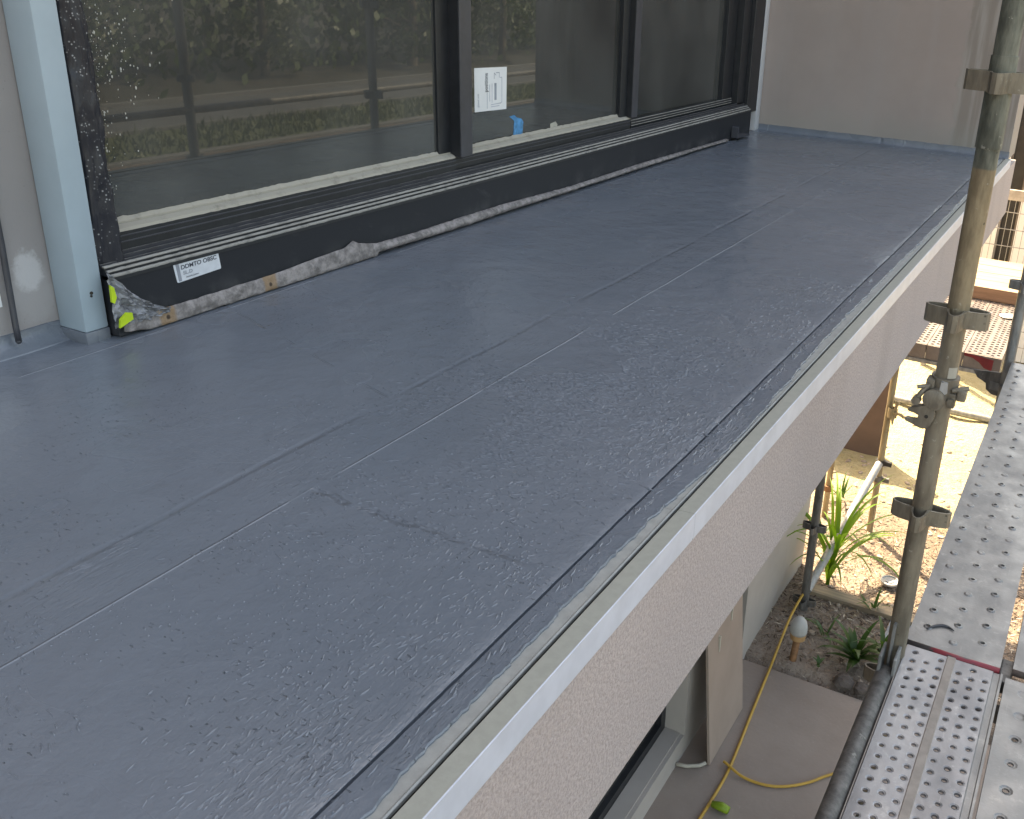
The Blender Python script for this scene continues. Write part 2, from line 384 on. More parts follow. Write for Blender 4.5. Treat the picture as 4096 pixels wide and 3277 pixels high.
def leafm(name, c, trans=0.45):
    m = bpy.data.materials.new(name); m.use_nodes = True; t = m.node_tree; t.nodes.clear()
    out = t.nodes.new('ShaderNodeOutputMaterial'); d = t.nodes.new('ShaderNodeBsdfPrincipled')
    d.inputs['Roughness'].default_value = 0.45
    tl = t.nodes.new('ShaderNodeBsdfTranslucent'); mx = t.nodes.new('ShaderNodeMixShader'); mx.inputs[0].default_value = trans
    n = t.nodes.new('ShaderNodeTexNoise'); n.inputs['Scale'].default_value = 5
    tc = t.nodes.new('ShaderNodeTexCoord'); t.links.new(tc.outputs['Object'], n.inputs['Vector'])
    mc = t.nodes.new('ShaderNodeMix'); mc.data_type = 'RGBA'
    mc.inputs[6].default_value = (*[v*0.6 for v in c], 1); mc.inputs[7].default_value = (*[v*1.35 for v in c], 1)
    t.links.new(n.outputs[0], mc.inputs[0]); t.links.new(mc.outputs[2], d.inputs['Base Color'])
    tl.inputs[0].default_value = (c[0]*1.3, c[1]*1.3, c[2]*0.7, 1)
    t.links.new(d.outputs[0], mx.inputs[1]); t.links.new(tl.outputs[0], mx.inputs[2]); t.links.new(mx.outputs[0], out.inputs[0])
    return m
MAT_MAIZE = leafm('maize_leaf', (0.14, 0.27, 0.03), 0.55)
MAT_WEED = leafm('weed_leaf', (0.045, 0.105, 0.022), 0.35)
MAT_LEAF = leafm('tree_leaf', (0.055, 0.080, 0.022), 0.35)
MAT_LEAF2 = leafm('pale_leaf', (0.085, 0.10, 0.035), 0.35)
MAT_BARK = simple('bark', (0.14, 0.11, 0.08), 0.9, 0, 0.3, 10, 0.01, 20)
MAT_LAWN = simple('lawn_ground', (0.075, 0.085, 0.03), 0.95, 0, 0.35, 3)
MAT_GRASS = leafm('grass_blade', (0.085, 0.10, 0.028), 0.3)
MAT_ROAD = simple('asphalt', (0.085, 0.085, 0.085), 0.9, 0, 0.15, 2)
MAT_KERB = simple('kerb_concrete', (0.13, 0.125, 0.12), 0.9)
MAT_CABLE = simple('yellow_cable', (0.50, 0.29, 0.05), 0.5, 0, 0.1, 9)
MAT_WHITE = simple('white_plastic', (0.40, 0.395, 0.38), 0.5, 0, 0.06, 20)
MAT_RUST = simple('rusty_pipe', (0.23, 0.11, 0.05), 0.8, 0, 0.45, 16)
MAT_CLAY = simple('orange_collar', (0.42, 0.24, 0.11), 0.7, 0, 0.2, 25)
MAT_LIME = simple('lime_tape', (0.50, 0.66, 0.03), 0.5, 0, 0.15, 14)
MAT_BLUE = simple('blue_tape', (0.05, 0.26, 0.50), 0.5, 0, 0.35, 60)
MAT_CREAM = simple('cream_tape', (0.42, 0.39, 0.33), 0.7, 0, 0.1, 20)
MAT_PAPER = simple('white_paper', (0.74, 0.73, 0.72), 0.7, 0, 0.04, 6)
MAT_LABEL = simple('label_stock', (0.60, 0.615, 0.65), 0.5, 0, 0.08, 30)
MAT_INK = simple('ink', (0.05, 0.055, 0.075), 0.6)
MAT_INKGREY = simple('grey_ink', (0.26, 0.275, 0.31), 0.6)
MAT_FAINT = simple('faint_ink', (0.36, 0.37, 0.42), 0.6)
def rag_mat():
    m = M('torn_membrane', (0.35, 0.32, 0.32), 0.75)
    c = m.mix(m.noise(38, 5, 0.65).step(0.34, 0.66), (0.13, 0.115, 0.11), (0.30, 0.265, 0.255))
    for yy in (1.527, 1.858):
        d = (m.y-yy).abs() + (m.noise(60, 3)-0.5)*0.012
        c = m.mix((1-d.step(0.018, 0.028))*0.8, c, (0.27, 0.165, 0.085))
        e = (m.y-yy)*(m.y-yy) + (m.z-0.02)*(m.z-0.02)
        c = m.mix(1-e.step(0.000012, 0.00005), c, (0.05, 0.03, 0.02))
    m.color(c); m.bump(m.noise(45, 4, 0.6)*0.006); return m.m
MAT_RAG = rag_mat()
MAT_CRINKLE = simple('clear_sheet', (0.22, 0.22, 0.235), 0.25, 0, 0.4, 30, 0.004, 40)
MAT_HOUSE = simple('white_wall', (0.80, 0.765, 0.745), 0.8, 0, 0.04, 3)
MAT_DARKWIN = simple('dark_opening', (0.025, 0.022, 0.022), 0.6)
MAT_WIRE = simple('galvanised_wire', (0.34, 0.32, 0.31), 0.5, 0.3)
MAT_RAIL = simple('beige_rail', (0.42, 0.36, 0.31), 0.6)
MAT_SLATE = simple('grey_offcut', (0.25, 0.27, 0.30), 0.7)
MAT_STONE = simple('dark_stone', (0.10, 0.08, 0.07), 0.9, 0, 0.3, 9, 0.02, 25)

# ------------------------------------------------------------------ setting: ground, apron, lawn, road
GZ = -2.57
def gh(x, y): return GZ + 0.035*nz(x*1.3, y*1.3) + 0.018*nz(x*5, y*5, 3.0)
bm = newbm()
def gf(u, v):
    x, y = -4+6*u, 4.0+7*v
    return (x, y, gh(x, y) if 4.25 < y else GZ-0.06)
grid(bm, gf, 90, 105)
tag(obj('earth_bed', bm, MAT_EARTH, smooth=True), kind='structure')
bm = newbm(); v = [bm.verts.new(p) for p in ((-400, -300, GZ-0.10), (400, -300, GZ-0.10), (400, 600, GZ-0.10), (-400, 600, GZ-0.10))]; bm.faces.new(v)
tag(obj('ground', bm, MAT_EARTH), kind='structure')
bm = newbm(); box(bm, (-1.6, -3.0, GZ-0.12), (4.0, 4.212, GZ), 0.008)
tag(obj('concrete_apron', bm, MAT_CONC), kind='structure')
bm = newbm(); box(bm, (11.15, -60, GZ-0.14), (13.6, 160, GZ-0.04))
tag(obj('lawn', bm, MAT_LAWN), kind='structure')
bm = newbm(); box(bm, (13.75, -60, GZ-0.14), (17.0, 160, GZ-0.06))
tag(obj('road', bm, MAT_ROAD), kind='structure')
bm = newbm(); box(bm, (5.2, -60, GZ-0.14), (10.95, 160, GZ-0.03))
tag(obj('verge_soil', bm, simple('brown_soil', (0.095, 0.068, 0.05), 0.95, 0, 0.3, 1.5)), kind='structure')
bm = newbm(); box(bm, (13.6, -60, GZ-0.14), (13.75, 160, GZ+0.04), 0.01); box(bm, (17.0, -60, GZ-0.14), (17.15, 160, GZ+0.06), 0.01)
box(bm, (10.95, -60, GZ-0.14), (11.15, 160, GZ+0.02), 0.01)
tag(obj('kerb', bm, MAT_KERB), kind='structure')
bm = newbm(); box(bm, (17.15, -60, GZ-0.14), (120, 160, GZ+0.02))
tag(obj('planting_bed', bm, simple('dark_soil', (0.045, 0.04, 0.028), 0.95)), kind='structure')

# ------------------------------------------------------------------ building: slab, fascia, walls
B = empty('building', (0, 0, 0), 'plastered building under construction with a coated concrete balcony and open ground storey', 'building')
YE = 5.95                                      # face of the end wall
bm = newbm(); box(bm, (-2.4, -0.6, -0.372), (-0.518, 6.3, -0.052)); box(bm, (-2.4, -0.6, -0.052), (-0.62, 6.3, -0.012))
obj('balcony_slab', bm, MAT_FASCIA, B)
bm = newbm(); box(bm, (-3.4, YE, -0.012), (-0.5335, 6.296, 9.5))  # height above view added so the wall shades slab and decks
obj('end_wall', bm, MAT_END, B)
bm = newbm(); box(bm, (-2.5, -6.0, -0.012), (-2.12, 1.36, 9.5))
obj('facade_wall', bm, MAT_LEFT, B)
bm = newbm(); box(bm, (-2.5, 1.36, 2.35), (-2.12, YE-0.002, 9.5)); box(bm, (-9.0, -6.0, 2.75), (-2.502, 6.29, 9.5))  # unseen upper mass, raised to keep slab and decks in shade
box(bm, (-2.5, -6.0, -0.6), (-2.12, -0.602, -0.014))
obj('upper_wall', bm, MAT_BLOCK, B)
bm = newbm()
box(bm, (-7.0, 0.9, 0.01), (-2.49, 5.94, 0.03)); box(bm, (-7.0, 0.9, 0.03), (-6.9, 5.94, 2.74)); box(bm, (-6.9, 0.9, 0.03), (-2.502, 1.0, 2.74))
box(bm, (-6.9, 5.84, 0.03), (-3.402, 5.94, 2.74)); box(bm, (-6.9, 1.0, 2.70), (-2.502, 5.84, 2.745))
obj('room', bm, MAT_ROOM, B)
# ground storey wall with two low window openings
XL = -1.24
def lower_wall():
    bm = newbm(); y0, y1 = -2.0, 5.30
    op = [(1.2, 3.392, -2.445), (3.66, 4.172, -2.432)]
    zt, zb, xb = -0.374, GZ-0.1, XL-0.22
    ys = [y0, op[0][0], op[0][1], op[1][0], op[1][1], y1]
    for i in range(5):
        a, b = ys[i], ys[i+1]
        if i in (1, 3):
            k = op[(i-1)//2]
            box(bm, (xb, a, zb), (XL, b, k[2])); box(bm, (xb, a, -0.62), (XL, b, zt))
        else: box(bm, (xb, a, zb), (XL, b, zt))
    bmesh.ops.remove_doubles(bm, verts=bm.verts[:], dist=1e-5)
    return bm, op
bm, OPN = lower_wall()
obj('lower_wall', bm, MAT_LOWER, B)
bm = newbm(); box(bm, (-2.9, 5.08, GZ-0.1), (XL-0.222, 5.30, -0.374))
obj('return_wall', bm, MAT_LOWER, B)
for a, b, zs in OPN:
    bm = newbm()
    x0, x1 = XL-0.16, XL-0.10
    box(bm, (x0, a, zs), (x1, b, zs+0.05)); box(bm, (x0, a, -0.67), (x1, b, -0.622))
    box(bm, (x0, a, zs+0.05), (x1, a+0.05, -0.67)); box(bm, (x0, b-0.05, zs+0.05), (x1, b, -0.67))
    w = obj('window', bm, MAT_FRAME, B)
    bm = newbm(); box(bm, (XL-0.135, a+0.05, zs+0.05), (XL-0.128, b-0.05, -0.67))
    obj('pane', bm, MAT_GLASS, w)
    bm = newbm(); box(bm, (XL-0.098, a+0.002, zs), (XL-0.02, b-0.002, zs+0.006))
    obj('sill', bm, MAT_LOWER, w)
bm = newbm(); box(bm, (-9, 0.9, -2.3), (-1.6, 1.0, -0.38)); box(bm, (-2.9, 0.9, GZ-0.1), (-2.8, 5.08, -0.38))
obj('basement_wall', bm, MAT_ROOM, B)

# edge trim: two lengths of drip profile with a hairline joint
TR = None
for i, (a, b) in enumerate(((-0.55, 1.3640), (1.3647, 5.94))):
    bm = newbm()
    prism(bm, [(-0.545, -0.012), (-0.545, 0.0), (-0.5155, 0.0015), (-0.5155, -0.004), (-0.540, -0.006), (-0.540, -0.012)], 'y', a, b)
    t = obj('edge_trim', bm, MAT_TRIM_TOP, B)
    bm = newbm(); prism(bm, [(-0.5153, 0.0017), (-0.5135, 0.0012), (-0.5130, -0.045), (-0.5153, -0.047), (-0.5176, -0.0475), (-0.5176, -0.051), (-0.5153, -0.051)], 'y', a, b)
    obj('drip_face', bm, MAT_TRIM_FACE, t)
    bm = newbm(); prism(bm, [(-0.602, -0.009), (-0.602, -0.0035), (-0.5575, -0.0035), (-0.5545, -0.0015), (-0.5525, -0.0035), (-0.5525, -0.009)], 'y', a, b)
    obj('flange', bm, MAT_FLANGE, t)
bm = newbm(); box(bm, (-0.640, -0.6, -0.0515), (-0.519, 5.95, -0.0200)); obj('joint_bed', bm, MAT_GAP, B)

# ------------------------------------------------------------------ floor coating with groove, ragged edge and upstands
def edge_x(y):
    base = -0.574 + 0.016*max(0, min(1, (y-1.3)/0.25))*max(0, min(1, (2.35-y)/0.5)) + 0.010*max(0, min(1, (y-3.0)/1.0))
    return min(base + 0.006*nz(y*9, 4.0) + 0.0045*nz(y*34, 1.0) + 0.0022*nz(y*95, 8.0), -0.5535)
def floor():
    bm = newbm(); rows = []
    y = -0.5
    ys = []
    while y < YE-0.03: ys.append(y); y += 0.005 if y > 0.4 else 0.05
    ys.append(YE-0.03)
    xs = [-2.13, -1.9, -1.6, -1.3, -1.0, -0.8, -0.70, -0.655]
    for y in ys:
        ex = edge_x(y); g = -0.6185 + 0.0025*nz(y*1.6, 9.0) + 0.0008*nz(y*9, 2.0) + 0.0009*nz(y*34, 6.0)
        far = max(0, min(1, (y-1.0)/3)); d = 0.0085*(0.85+0.25*nz(y*3, 5.0))
        p = [(x, 0.0) for x in xs]
        p += [(g-0.016, 0.0), (g-0.009, -0.0006), (g-0.0026, -0.0022), (g-0.0022, -0.0030), (g-0.0075, -d*0.7), (g-0.004, -d*1.7), (g+0.0024, -d*1.65), (g+0.0044, -d*0.6), (g+0.0030, -0.0018), (g+0.014, -0.0008)]
        p += [(g+(ex-g)*0.62, 0.001), (g+(ex-g)*0.85, 0.0008+0.0012*nz(y*60, 6)), (ex-0.0015, 0.0016+0.0012*nz(y*80, 7)), (ex, -0.0005), (ex-0.0006, -0.0042)]
        rows.append([bm.verts.new((x, y, z)) for x, z in p])
    for i in range(len(rows)-1):
        for k in range(len(rows[0])-1): bm.faces.new((rows[i][k], rows[i][k+1], rows[i+1][k+1], rows[i+1][k]))
    return bm
bm = floor(); 
def up_end(u, v):          # coved upstand along the end wall
    x = -2.13+(1.60)*u; h = 0.036+0.003*nz(x*8, 1.0)+0.002*nz(x*30, 5)
    prof = [(YE-0.0301, 0.0), (YE-0.020, 0.001), (YE-0.011, 0.006), (YE-0.0055, 0.015), (YE-0.004, h*0.75), (YE-0.0035, h), (YE+0.001, h+0.0015)]
    q = prof[round(v*6)]; return (x, q[0], q[1])
grid(bm, up_end, 120, 6)
def up_left(u, v):         # rough coved upstand along the left wall
    y = -0.5+1.835*u; h = 0.042+0.003*nz(y*8, 2.0)+0.002*nz(y*35, 5)
    w = 0.036+0.008*nz(y*7, 9.0)
    prof = [(-2.12+w+0.002, -0.001), (-2.12+w, 0.0025), (-2.12+w*0.7, 0.006+0.002*nz(y*22, 1)), (-2.12+w*0.42, 0.014+0.002*nz(y*18, 3)), (-2.12+0.010, 0.020), (-2.12+0.005, 0.026), (-2.12+0.0035, h), (-2.121, h+0.001)]
    q = prof[round(v*7)]; return (q[0], y, q[1])
grid(bm, up_left, 180, 7)
fl = tag(obj('balcony_floor', bm, MAT_FLOOR, smooth=True), kind='structure'); fl.data.set_sharp_from_angle(angle=R(40))

FLOOR = bpy.data.objects['balcony_floor']
def ridge(bm, pts, w, h):
    n = len(pts); rows = []
    for i, (x, y) in enumerate(pts):
        a = pts[max(0, i-1)]; b = pts[min(n-1, i+1)]; d = Vector((b[0]-a[0], b[1]-a[1])); d = d.normalized() if d.length else Vector((1, 0)); q_ = Vector((-d.y, d.x))
        f = math.sin(PI*(i+0.25)/(n-0.5)); ww = w*0.5*max(0.25, f); hh = h*max(0.1, f)
        hh *= 1.25; ww *= 1.45
        rows.append([bm.verts.new((x+q_.x*ww, y+q_.y*ww, -0.0006)), bm.verts.new((x+q_.x*ww*0.35, y+q_.y*ww*0.35, hh)), bm.verts.new((x-q_.x*ww*0.45, y-q_.y*ww*0.45, hh*0.75)), bm.verts.new((x-q_.x*ww, y-q_.y*ww, -0.0006))])
    for i in range(n-1):
        for k in range(3): bm.faces.new((rows[i][k], rows[i][k+1], rows[i+1][k+1], rows[i+1][k]))
    bm.faces.new(rows[0][::-1]); bm.faces.new(rows[-1])
def wrinkle(bm, q, x, y, a, L, w, h, curl=0.5):
    n = max(3, min(9, int(L/0.004))); pts = []
    for i in range(n):
        pts.append((x, y)); a += q.uniform(-curl, curl); x += math.cos(a)*L/n; y += math.sin(a)*L/n
    ridge(bm, pts, w, h)
bm = newbm(); q = random.Random(77)
def gate(x, y, f, t, o=0.0): return nz(x*f+o, y*f-o, 3.3+o) > t
def scatter(n, fx, fy, ang, dang, L0, L1, w0, w1, h0, h1, f=3.0, t=0.0, o=0.0, curl=0.4):
    for i in range(n):
        x, y = fx(), fy()
        if not gate(x, y, f, t, o): continue
        wrinkle(bm, q, x, y, ang+q.gauss(0, dang), q.uniform(L0, L1)*0.72, q.uniform(w0, w1), q.uniform(h0, h1), curl*0.55)
U = q.uniform
# strokes along the outer edge
scatter(2600, lambda: -0.63-abs(q.gauss(0, 0.10)), lambda: 0.35+2.6*q.random()**1.3, PI/2, 0.28, 0.008, 0.034, 0.0016, 0.0034, 0.0004, 0.0013, 3.2, -0.02)
scatter(500, lambda: U(-0.608, -0.582), lambda: U(0.4, 3.0), PI/2, 0.12, 0.010, 0.045, 0.0016, 0.003, 0.0004, 0.0010, 3, -0.5)
# fine ripples in the middle, running across
scatter(4200, lambda: q.gauss(-0.98, 0.14), lambda: q.gauss(1.66, 0.30), 0.05, 0.28, 0.010, 0.036, 0.0016, 0.0030, 0.0006, 0.0013, 4, -0.15, 5.0)
scatter(500, lambda: q.gauss(-0.82, 0.10), lambda: q.gauss(1.30, 0.25), -0.1, 0.6, 0.006, 0.024, 0.0016, 0.0030, 0.0005, 0.0013, 5, 0.05, 9.0, 0.7)
# short dark dashes at the near left
scatter(420, lambda: U(-1.45, -0.95), lambda: U(0.45, 0.80), -0.30, 0.25, 0.008, 0.034, 0.0016, 0.0032, 0.0005, 0.0012, 5, 0.08, 2.0)
# scratches between the two board joints
scatter(420, lambda: U(-1.25, -1.13), lambda: U(0.7, 1.35), PI/2-0.1, 0.10, 0.015, 0.06, 0.0014, 0.0024, 0.0003, 0.0008, 4, -0.05, 1.0, 0.06)
# curdled spots and strings of drops
scatter(900, lambda: U(-1.12, -0.68), lambda: U(0.60, 1.20), 0.8, 1.2, 0.004, 0.014, 0.0022, 0.0040, 0.0006, 0.0016, 6, 0.10, 4.0, 0.9)
scatter(700, lambda: U(-1.9, -0.66), lambda: U(0.35, 5.6), 0.0, 1.5, 0.003, 0.010, 0.0018, 0.0036, 0.0005, 0.0014, 4, 0.12, 7.0, 0.8)
scatter(420, lambda: U(-0.82, -0.64), lambda: U(1.8, 4.6), 1.2, 0.9, 0.006, 0.022, 0.0022, 0.0042, 0.0007, 0.0018, 5, 0.10, 3.0, 0.9)
for k in range(46):
    x, y, a = U(-1.6, -0.68), U(0.45, 2.2), U(-0.5, 0.3)
    for i in range(q.randint(4, 11)):
        wrinkle(bm, q, x, y, a+q.gauss(0, 0.8), U(0.003, 0.012), U(0.002, 0.0036), U(0.0006, 0.0015), 0.6)
        a += q.gauss(0, 0.35); st_ = U(0.008, 0.02); x += math.cos(a)*st_; y += math.sin(a)*st_
for k in range(26):     # the ragged cross joint
    x = -1.11+0.44*k/26; wrinkle(bm, q, x, 1.09+q.gauss(0, 0.006), q.gauss(0, 0.3), U(0.010, 0.024), U(0.002, 0.004), U(0.0006, 0.0014), 0.4)
for v_ in bm.verts: v_.co.x = min(v_.co.x, -0.581)
o = obj('brush_marks', bm, MAT_FLOOR, FLOOR, smooth=True); o['kind'] = 'stuff'

# ------------------------------------------------------------------ blue-grey steel post and the pale one in the far corner
P = empty('steel_post', (-2.07, 1.36, 0), 'blue grey painted square steel post standing beside the black wrapped window jamb', 'post')
def off(o, p):
    o.matrix_parent_inverse = Matrix.Translation(p.location).inverted(); return o
bm = newbm(); box(bm, (-2.117, 1.334, 0.028), (-2.025, 1.392, 2.34), 0.004); off(obj('column', bm, MAT_POST, P, auto=True), P)
bm = newbm(); box(bm, (-2.1185, 1.3325, -0.004), (-2.0235, 1.3935, 0.0275), 0.003); off(obj('painted_foot', bm, MAT_FLOOR, P, auto=True), P)
bm = newbm(); tube(bm, [(-2.026, 1.362, 0.118), (-2.0235, 1.362, 0.118)], 0.004, 12); tube(bm, [(-2.026, 1.3605, 0.111), (-2.0232, 1.3605, 0.111)], 0.0028, 10)
off(obj('keyhole', bm, MAT_GAP, P), P)
P2 = empty('corner_post', (-2.07, 5.9, 0), 'pale painted square post in the far corner between window and end wall', 'post')
bm = newbm(); box(bm, (-2.13, 5.875, 0.0), (-2.035, 5.946, 2.34), 0.003); off(obj('column', bm, MAT_PALE, P2, auto=True), P2)

# ------------------------------------------------------------------ window
W = empty('sliding_window', (-2.1, 3.6, 0), 'wide black framed sliding window with dusty tracks, three panes and black plastic on its near jamb', 'window')
def wobj(n, bm, m, parent=None, **k):
    o = obj(n, bm, m, parent or W, **k)
    if parent is None: off(o, W)
    return o
Y0, Y1 = 1.40, 5.84
bm = newbm(); box(bm, (-2.06, Y0, 0.004), (-2.003, Y1-0.15, 0.150), 0.0015); wobj('base_board', bm, MAT_BOARD)
bm = newbm()
# dusty stepped ridges of the outer sill
def wav(y, a): return a*nz(y*6, 3.0)
prism(bm, [(-2.0005, 0.140), (-2.0005, 0.1505), (-2.0095, 0.1505), (-2.0095, 0.1585), (-2.0205, 0.1585), (-2.0205, 0.1665), (-2.0320, 0.1665), (-2.0320, 0.140)], 'y', Y0, Y1-0.17)
wobj('outer_sill', bm, MAT_FRAME)
for k in range(3):
    bm = newbm(); x0, z0 = -2.0002-0.0110*k, 0.1495+0.0082*k
    def rf(u, v):
        y = Y0+(Y1-0.17-Y0)*u; j_ = 0.0009*nz(y*40, k*3.0)+0.0007*nz(y*110, k*5.0)
        pr = [(x0, z0-0.0012+j_*1.5), (x0+0.0006, z0+0.0022), (x0-0.0006, z0+0.0050), (x0-0.0055, z0+0.0054+j_), (x0-0.0062, z0+0.0012)]
        p_ = pr[round(v*4)]; return (p_[0], y, p_[1])
    grid(bm, rf, 420, 4); wobj('sill_ridge', bm, MAT_RIDGE)
bm = newbm()
prism(bm, [(-2.0325, 0.150), (-2.0325, 0.1735), (-2.038, 0.1735), (-2.038, 0.160), (-2.046, 0.160), (-2.046, 0.180), (-2.051, 0.180), (-2.051, 0.162), (-2.060, 0.162), (-2.060, 0.186), (-2.064, 0.186), (-2.064, 0.170), (-2.3, 0.170), (-2.3, 0.150)], 'y', Y0, Y1-0.16)
wobj('track', bm, MAT_FRAME2)
for x0, z0 in ((-2.0325, 0.1736), (-2.0462, 0.1801), (-2.0602, 0.1861)):
    bm = newbm(); box(bm, (x0-0.0042, Y0, z0), (x0-0.0004, Y1-0.16, z0+0.0006)); wobj('track_dust', bm, MAT_SMUT)
def rail(y0, y1, x0, name='bottom_rail'):
    bm = newbm(); prism(bm, [(x0, 0.176), (x0, 0.229), (x0-0.002, 0.2325), (x0-0.030, 0.2325), (x0-0.030, 0.176)], 'y', y0, y1); r = wobj(name, bm, MAT_FRAME)
    for zr_ in (0.2175, 0.2035):
        bm = newbm(); box(bm, (x0-0.001, y0, zr_), (x0+0.0030, y1, zr_+0.0035), 0.0008); obj('rail_rib', bm, MAT_FRAME2, r)
    bm = newbm()
    n = int((y1-y0)/0.012)
    def f(u, v):
        y = y0+(y1-y0)*u
        pr = [(x0+0.0005, 0.2290+0.0016*nz(y*50, 1)), (x0-0.003, 0.2360), (x0-0.018, 0.2425+0.0012*nz(y*30, 2)), (x0-0.0184, 0.2375), (x0-0.0214, 0.2375), (x0-0.0220, 0.2470), (x0-0.0305, 0.2560+0.003*nz(y*26, 5)+0.002*nz(y*70, 3))]
        return (pr[round(v*6)][0], y, pr[round(v*6)][1])
    grid(bm, f, n, 6); d = obj('dusty_ledge', bm, MAT_DUST, r); return r
rail(1.45, 2.812, -2.066); rail(2.814, 4.20, -2.074)
bm = newbm(); prism(bm, [(-2.098, 0.171), (-2.098, 0.212), (-2.128, 0.214), (-2.128, 0.171)], 'y', 4.255, Y1-0.16); wobj('fixed_rail', bm, MAT_FRAME)
for z_, x_ in ((0.2125, -2.0985), (0.200, -2.0965), (0.188, -2.0965)):
    bm = newbm(); box(bm, (x_-0.004, 4.255, z_), (x_+0.002, Y1-0.165, z_+0.003), 0.0006); wobj('track_dust', bm, MAT_RIDGE)
def pane(y0, y1, x, z0):
    bm = newbm(); box(bm, (x-0.006, y0, z0), (x, y1, 2.28)); return wobj('pane', bm, MAT_GLASS)
pane(1.45, 2.76, -2.098, 0.2335); pane(2.84, 4.17, -2.110, 0.2335); pane(4.22, Y1-0.1, -2.130, 0.20)
for y0, xf, xb, wd in ((2.817, -2.044, -2.150, 0.068), (4.185, -2.060, -2.150, 0.058)):
    bm = newbm(); box(bm, (xb, y0, 0.232 if y0 < 3 else 0.236), (xf, y0+wd, 2.3), 0.002)
    mu = wobj('mullion', bm, MAT_FRAME2)
    bm = newbm(); box(bm, (-2.14, y0-0.070, 0.236), (-2.088, y0-0.0015, 2.3), 0.002); obj('stile', bm, MAT_FRAME, mu)
    bm = newbm(); box(bm, (-2.15, y0-0.003, 0.236), (xf-0.004, y0-0.0008, 2.29)); obj('shadow_face', bm, MAT_FRAME, mu)  # black plate over the near side: its shade put in as colour
bm = newbm(); box(bm, (-2.16, Y0, 2.28), (-2.03, Y1, 2.348)); wobj('head_frame', bm, MAT_FRAME)
bm = newbm(); box(bm, (-2.15, 5.44, 0.17), (-2.10, 5.58, 2.28), 0.002); box(bm, (-2.16, 5.585, 0.16), (-2.06, 5.70, 2.28), 0.002); box(bm, (-2.16, 5.705, 0.12), (-2.035, 5.868, 2.28), 0.004)
wobj('far_jamb', bm, MAT_FRAME)
bm = newbm(); box(bm, (-2.15, 1.40, 0.16), (-2.06, 1.447, 2.28)); wobj('near_jamb', bm, MAT_FRAME)
bm = newbm()     # crumpled plastic wrapped round the near jamb
def wrapf(u, v):
    z = 0.148+2.13*u*u if False else 0.148+1.0*u
    pr = [(-2.115, 1.478), (-2.075, 1.474), (-2.040, 1.462), (-2.030, 1.440), (-2.028, 1.418), (-2.036, 1.402), (-2.058, 1.394)]
    k = v*6; i = min(5, int(k)); t = k-i
    x = pr[i][0]*(1-t)+pr[i+1][0]*t; y = pr[i][1]*(1-t)+pr[i+1][1]*t
    fl = 1-u
    a = 0.010*nz(z*7, v*4, 1.0)+0.006*nz(z*22, v*9, 4.0)
    bot = max(0, 1-u*9)
    x += a + 0.010*bot*math.sin(v*7); y += 0.007*nz(z*9, v*6, 7.0) - 0.006*bot
    return (x, y, z - 0.022*bot*(1-abs(v-0.45)*2.0))
grid(bm, wrapf, 90, 24)
wobj('plastic_wrap', bm, MAT_PLASTIC, smooth=True)
bm = newbm()     # dried render spatter on the glass beside the jamb
for i in range(330):
    z = 0.30 + 0.52*rnd.random()**0.75
    sp = 0.06+0.20*max(0, (z-0.30)/0.5)
    y = 1.472 + abs(rnd.gauss(0, 0.42))*sp
    r = rnd.choice((0.0008, 0.0011, 0.0014, 0.0020))*(0.8+0.5*rnd.random())
    st = 1+rnd.random()*0.9
    bmesh.ops.create_icosphere(bm, subdivisions=1, radius=r, matrix=Matrix.Translation((-2.0978, y, z)) @ Matrix.Diagonal((0.45, 1.0, st, 1)))
o = wobj('render_spatter', bm, simple('spatter', (0.50, 0.48, 0.43), 0.8)); o['kind'] = 'stuff'

# things stuck on the window
X_ = -2.0023
def plate(bm, pts, x0, x1):
    prism(bm, pts, 'x', x0, x1)
LB = empty('label', (-2.0, 1.64, 0.12), 'white printed label with a grey stripe stuck to the black board under the window', 'label')
bm = newbm(); plate(bm, [(1.567, 0.148), (1.574, 0.0945), (1.578, 0.0925), (1.708, 0.0985), (1.7095, 0.102), (1.7045, 0.1475)], X_-0.0006, X_); off(obj('backing', bm, MAT_LABEL, LB), LB)
bm = newbm(); plate(bm, [(1.5735, 0.1475), (1.5795, 0.0945), (1.5885, 0.0950), (1.5830, 0.1475)], X_, X_+0.0004); off(obj('stripe', bm, MAT_INKGREY, LB), LB)
def text(s, size, org, up, right, mat, parent, name='lettering', bold=0.0, sx=1.0):
    cu = bpy.data.curves.new(name, 'FONT'); cu.body = s; cu.size = size; cu.extrude = 0.00008; cu.offset = bold; cu.space_character = 1.0
    to = bpy.data.objects.new('tmp', cu); COL.objects.link(to)
    dg = bpy.context.evaluated_depsgraph_get(); me = bpy.data.meshes.new_from_object(to.evaluated_get(dg))
    bpy.data.objects.remove(to); 
    r = Vector(right).normalized(); u = Vector(up).normalized(); n = r.cross(u)
    mw = Matrix((r*sx, u, n)).transposed().to_4x4(); mw.translation = Vector(org)
    me.transform(mw); me.materials.clear()
    o = link(name, me, parent, mat); return off(o, parent)
text('DDMTO OBSC', 0.0150, (X_+0.0006, 1.5885, 0.1235), (0, 0, 1), (0, 1, 0.03), MAT_INK, LB, bold=0.0003, sx=1.12)
text('SL.D', 0.0125, (X_+0.0006, 1.5935, 0.1095), (0, 0, 1), (0, 1, 0.03), MAT_INKGREY, LB, bold=0.0003, sx=1.2)
text('Askelo Joiteo', 0.0062, (X_+0.0006, 1.601, 0.1000), (0, 0, 1), (0, 1, 0.03), MAT_INK, LB, sx=1.15)

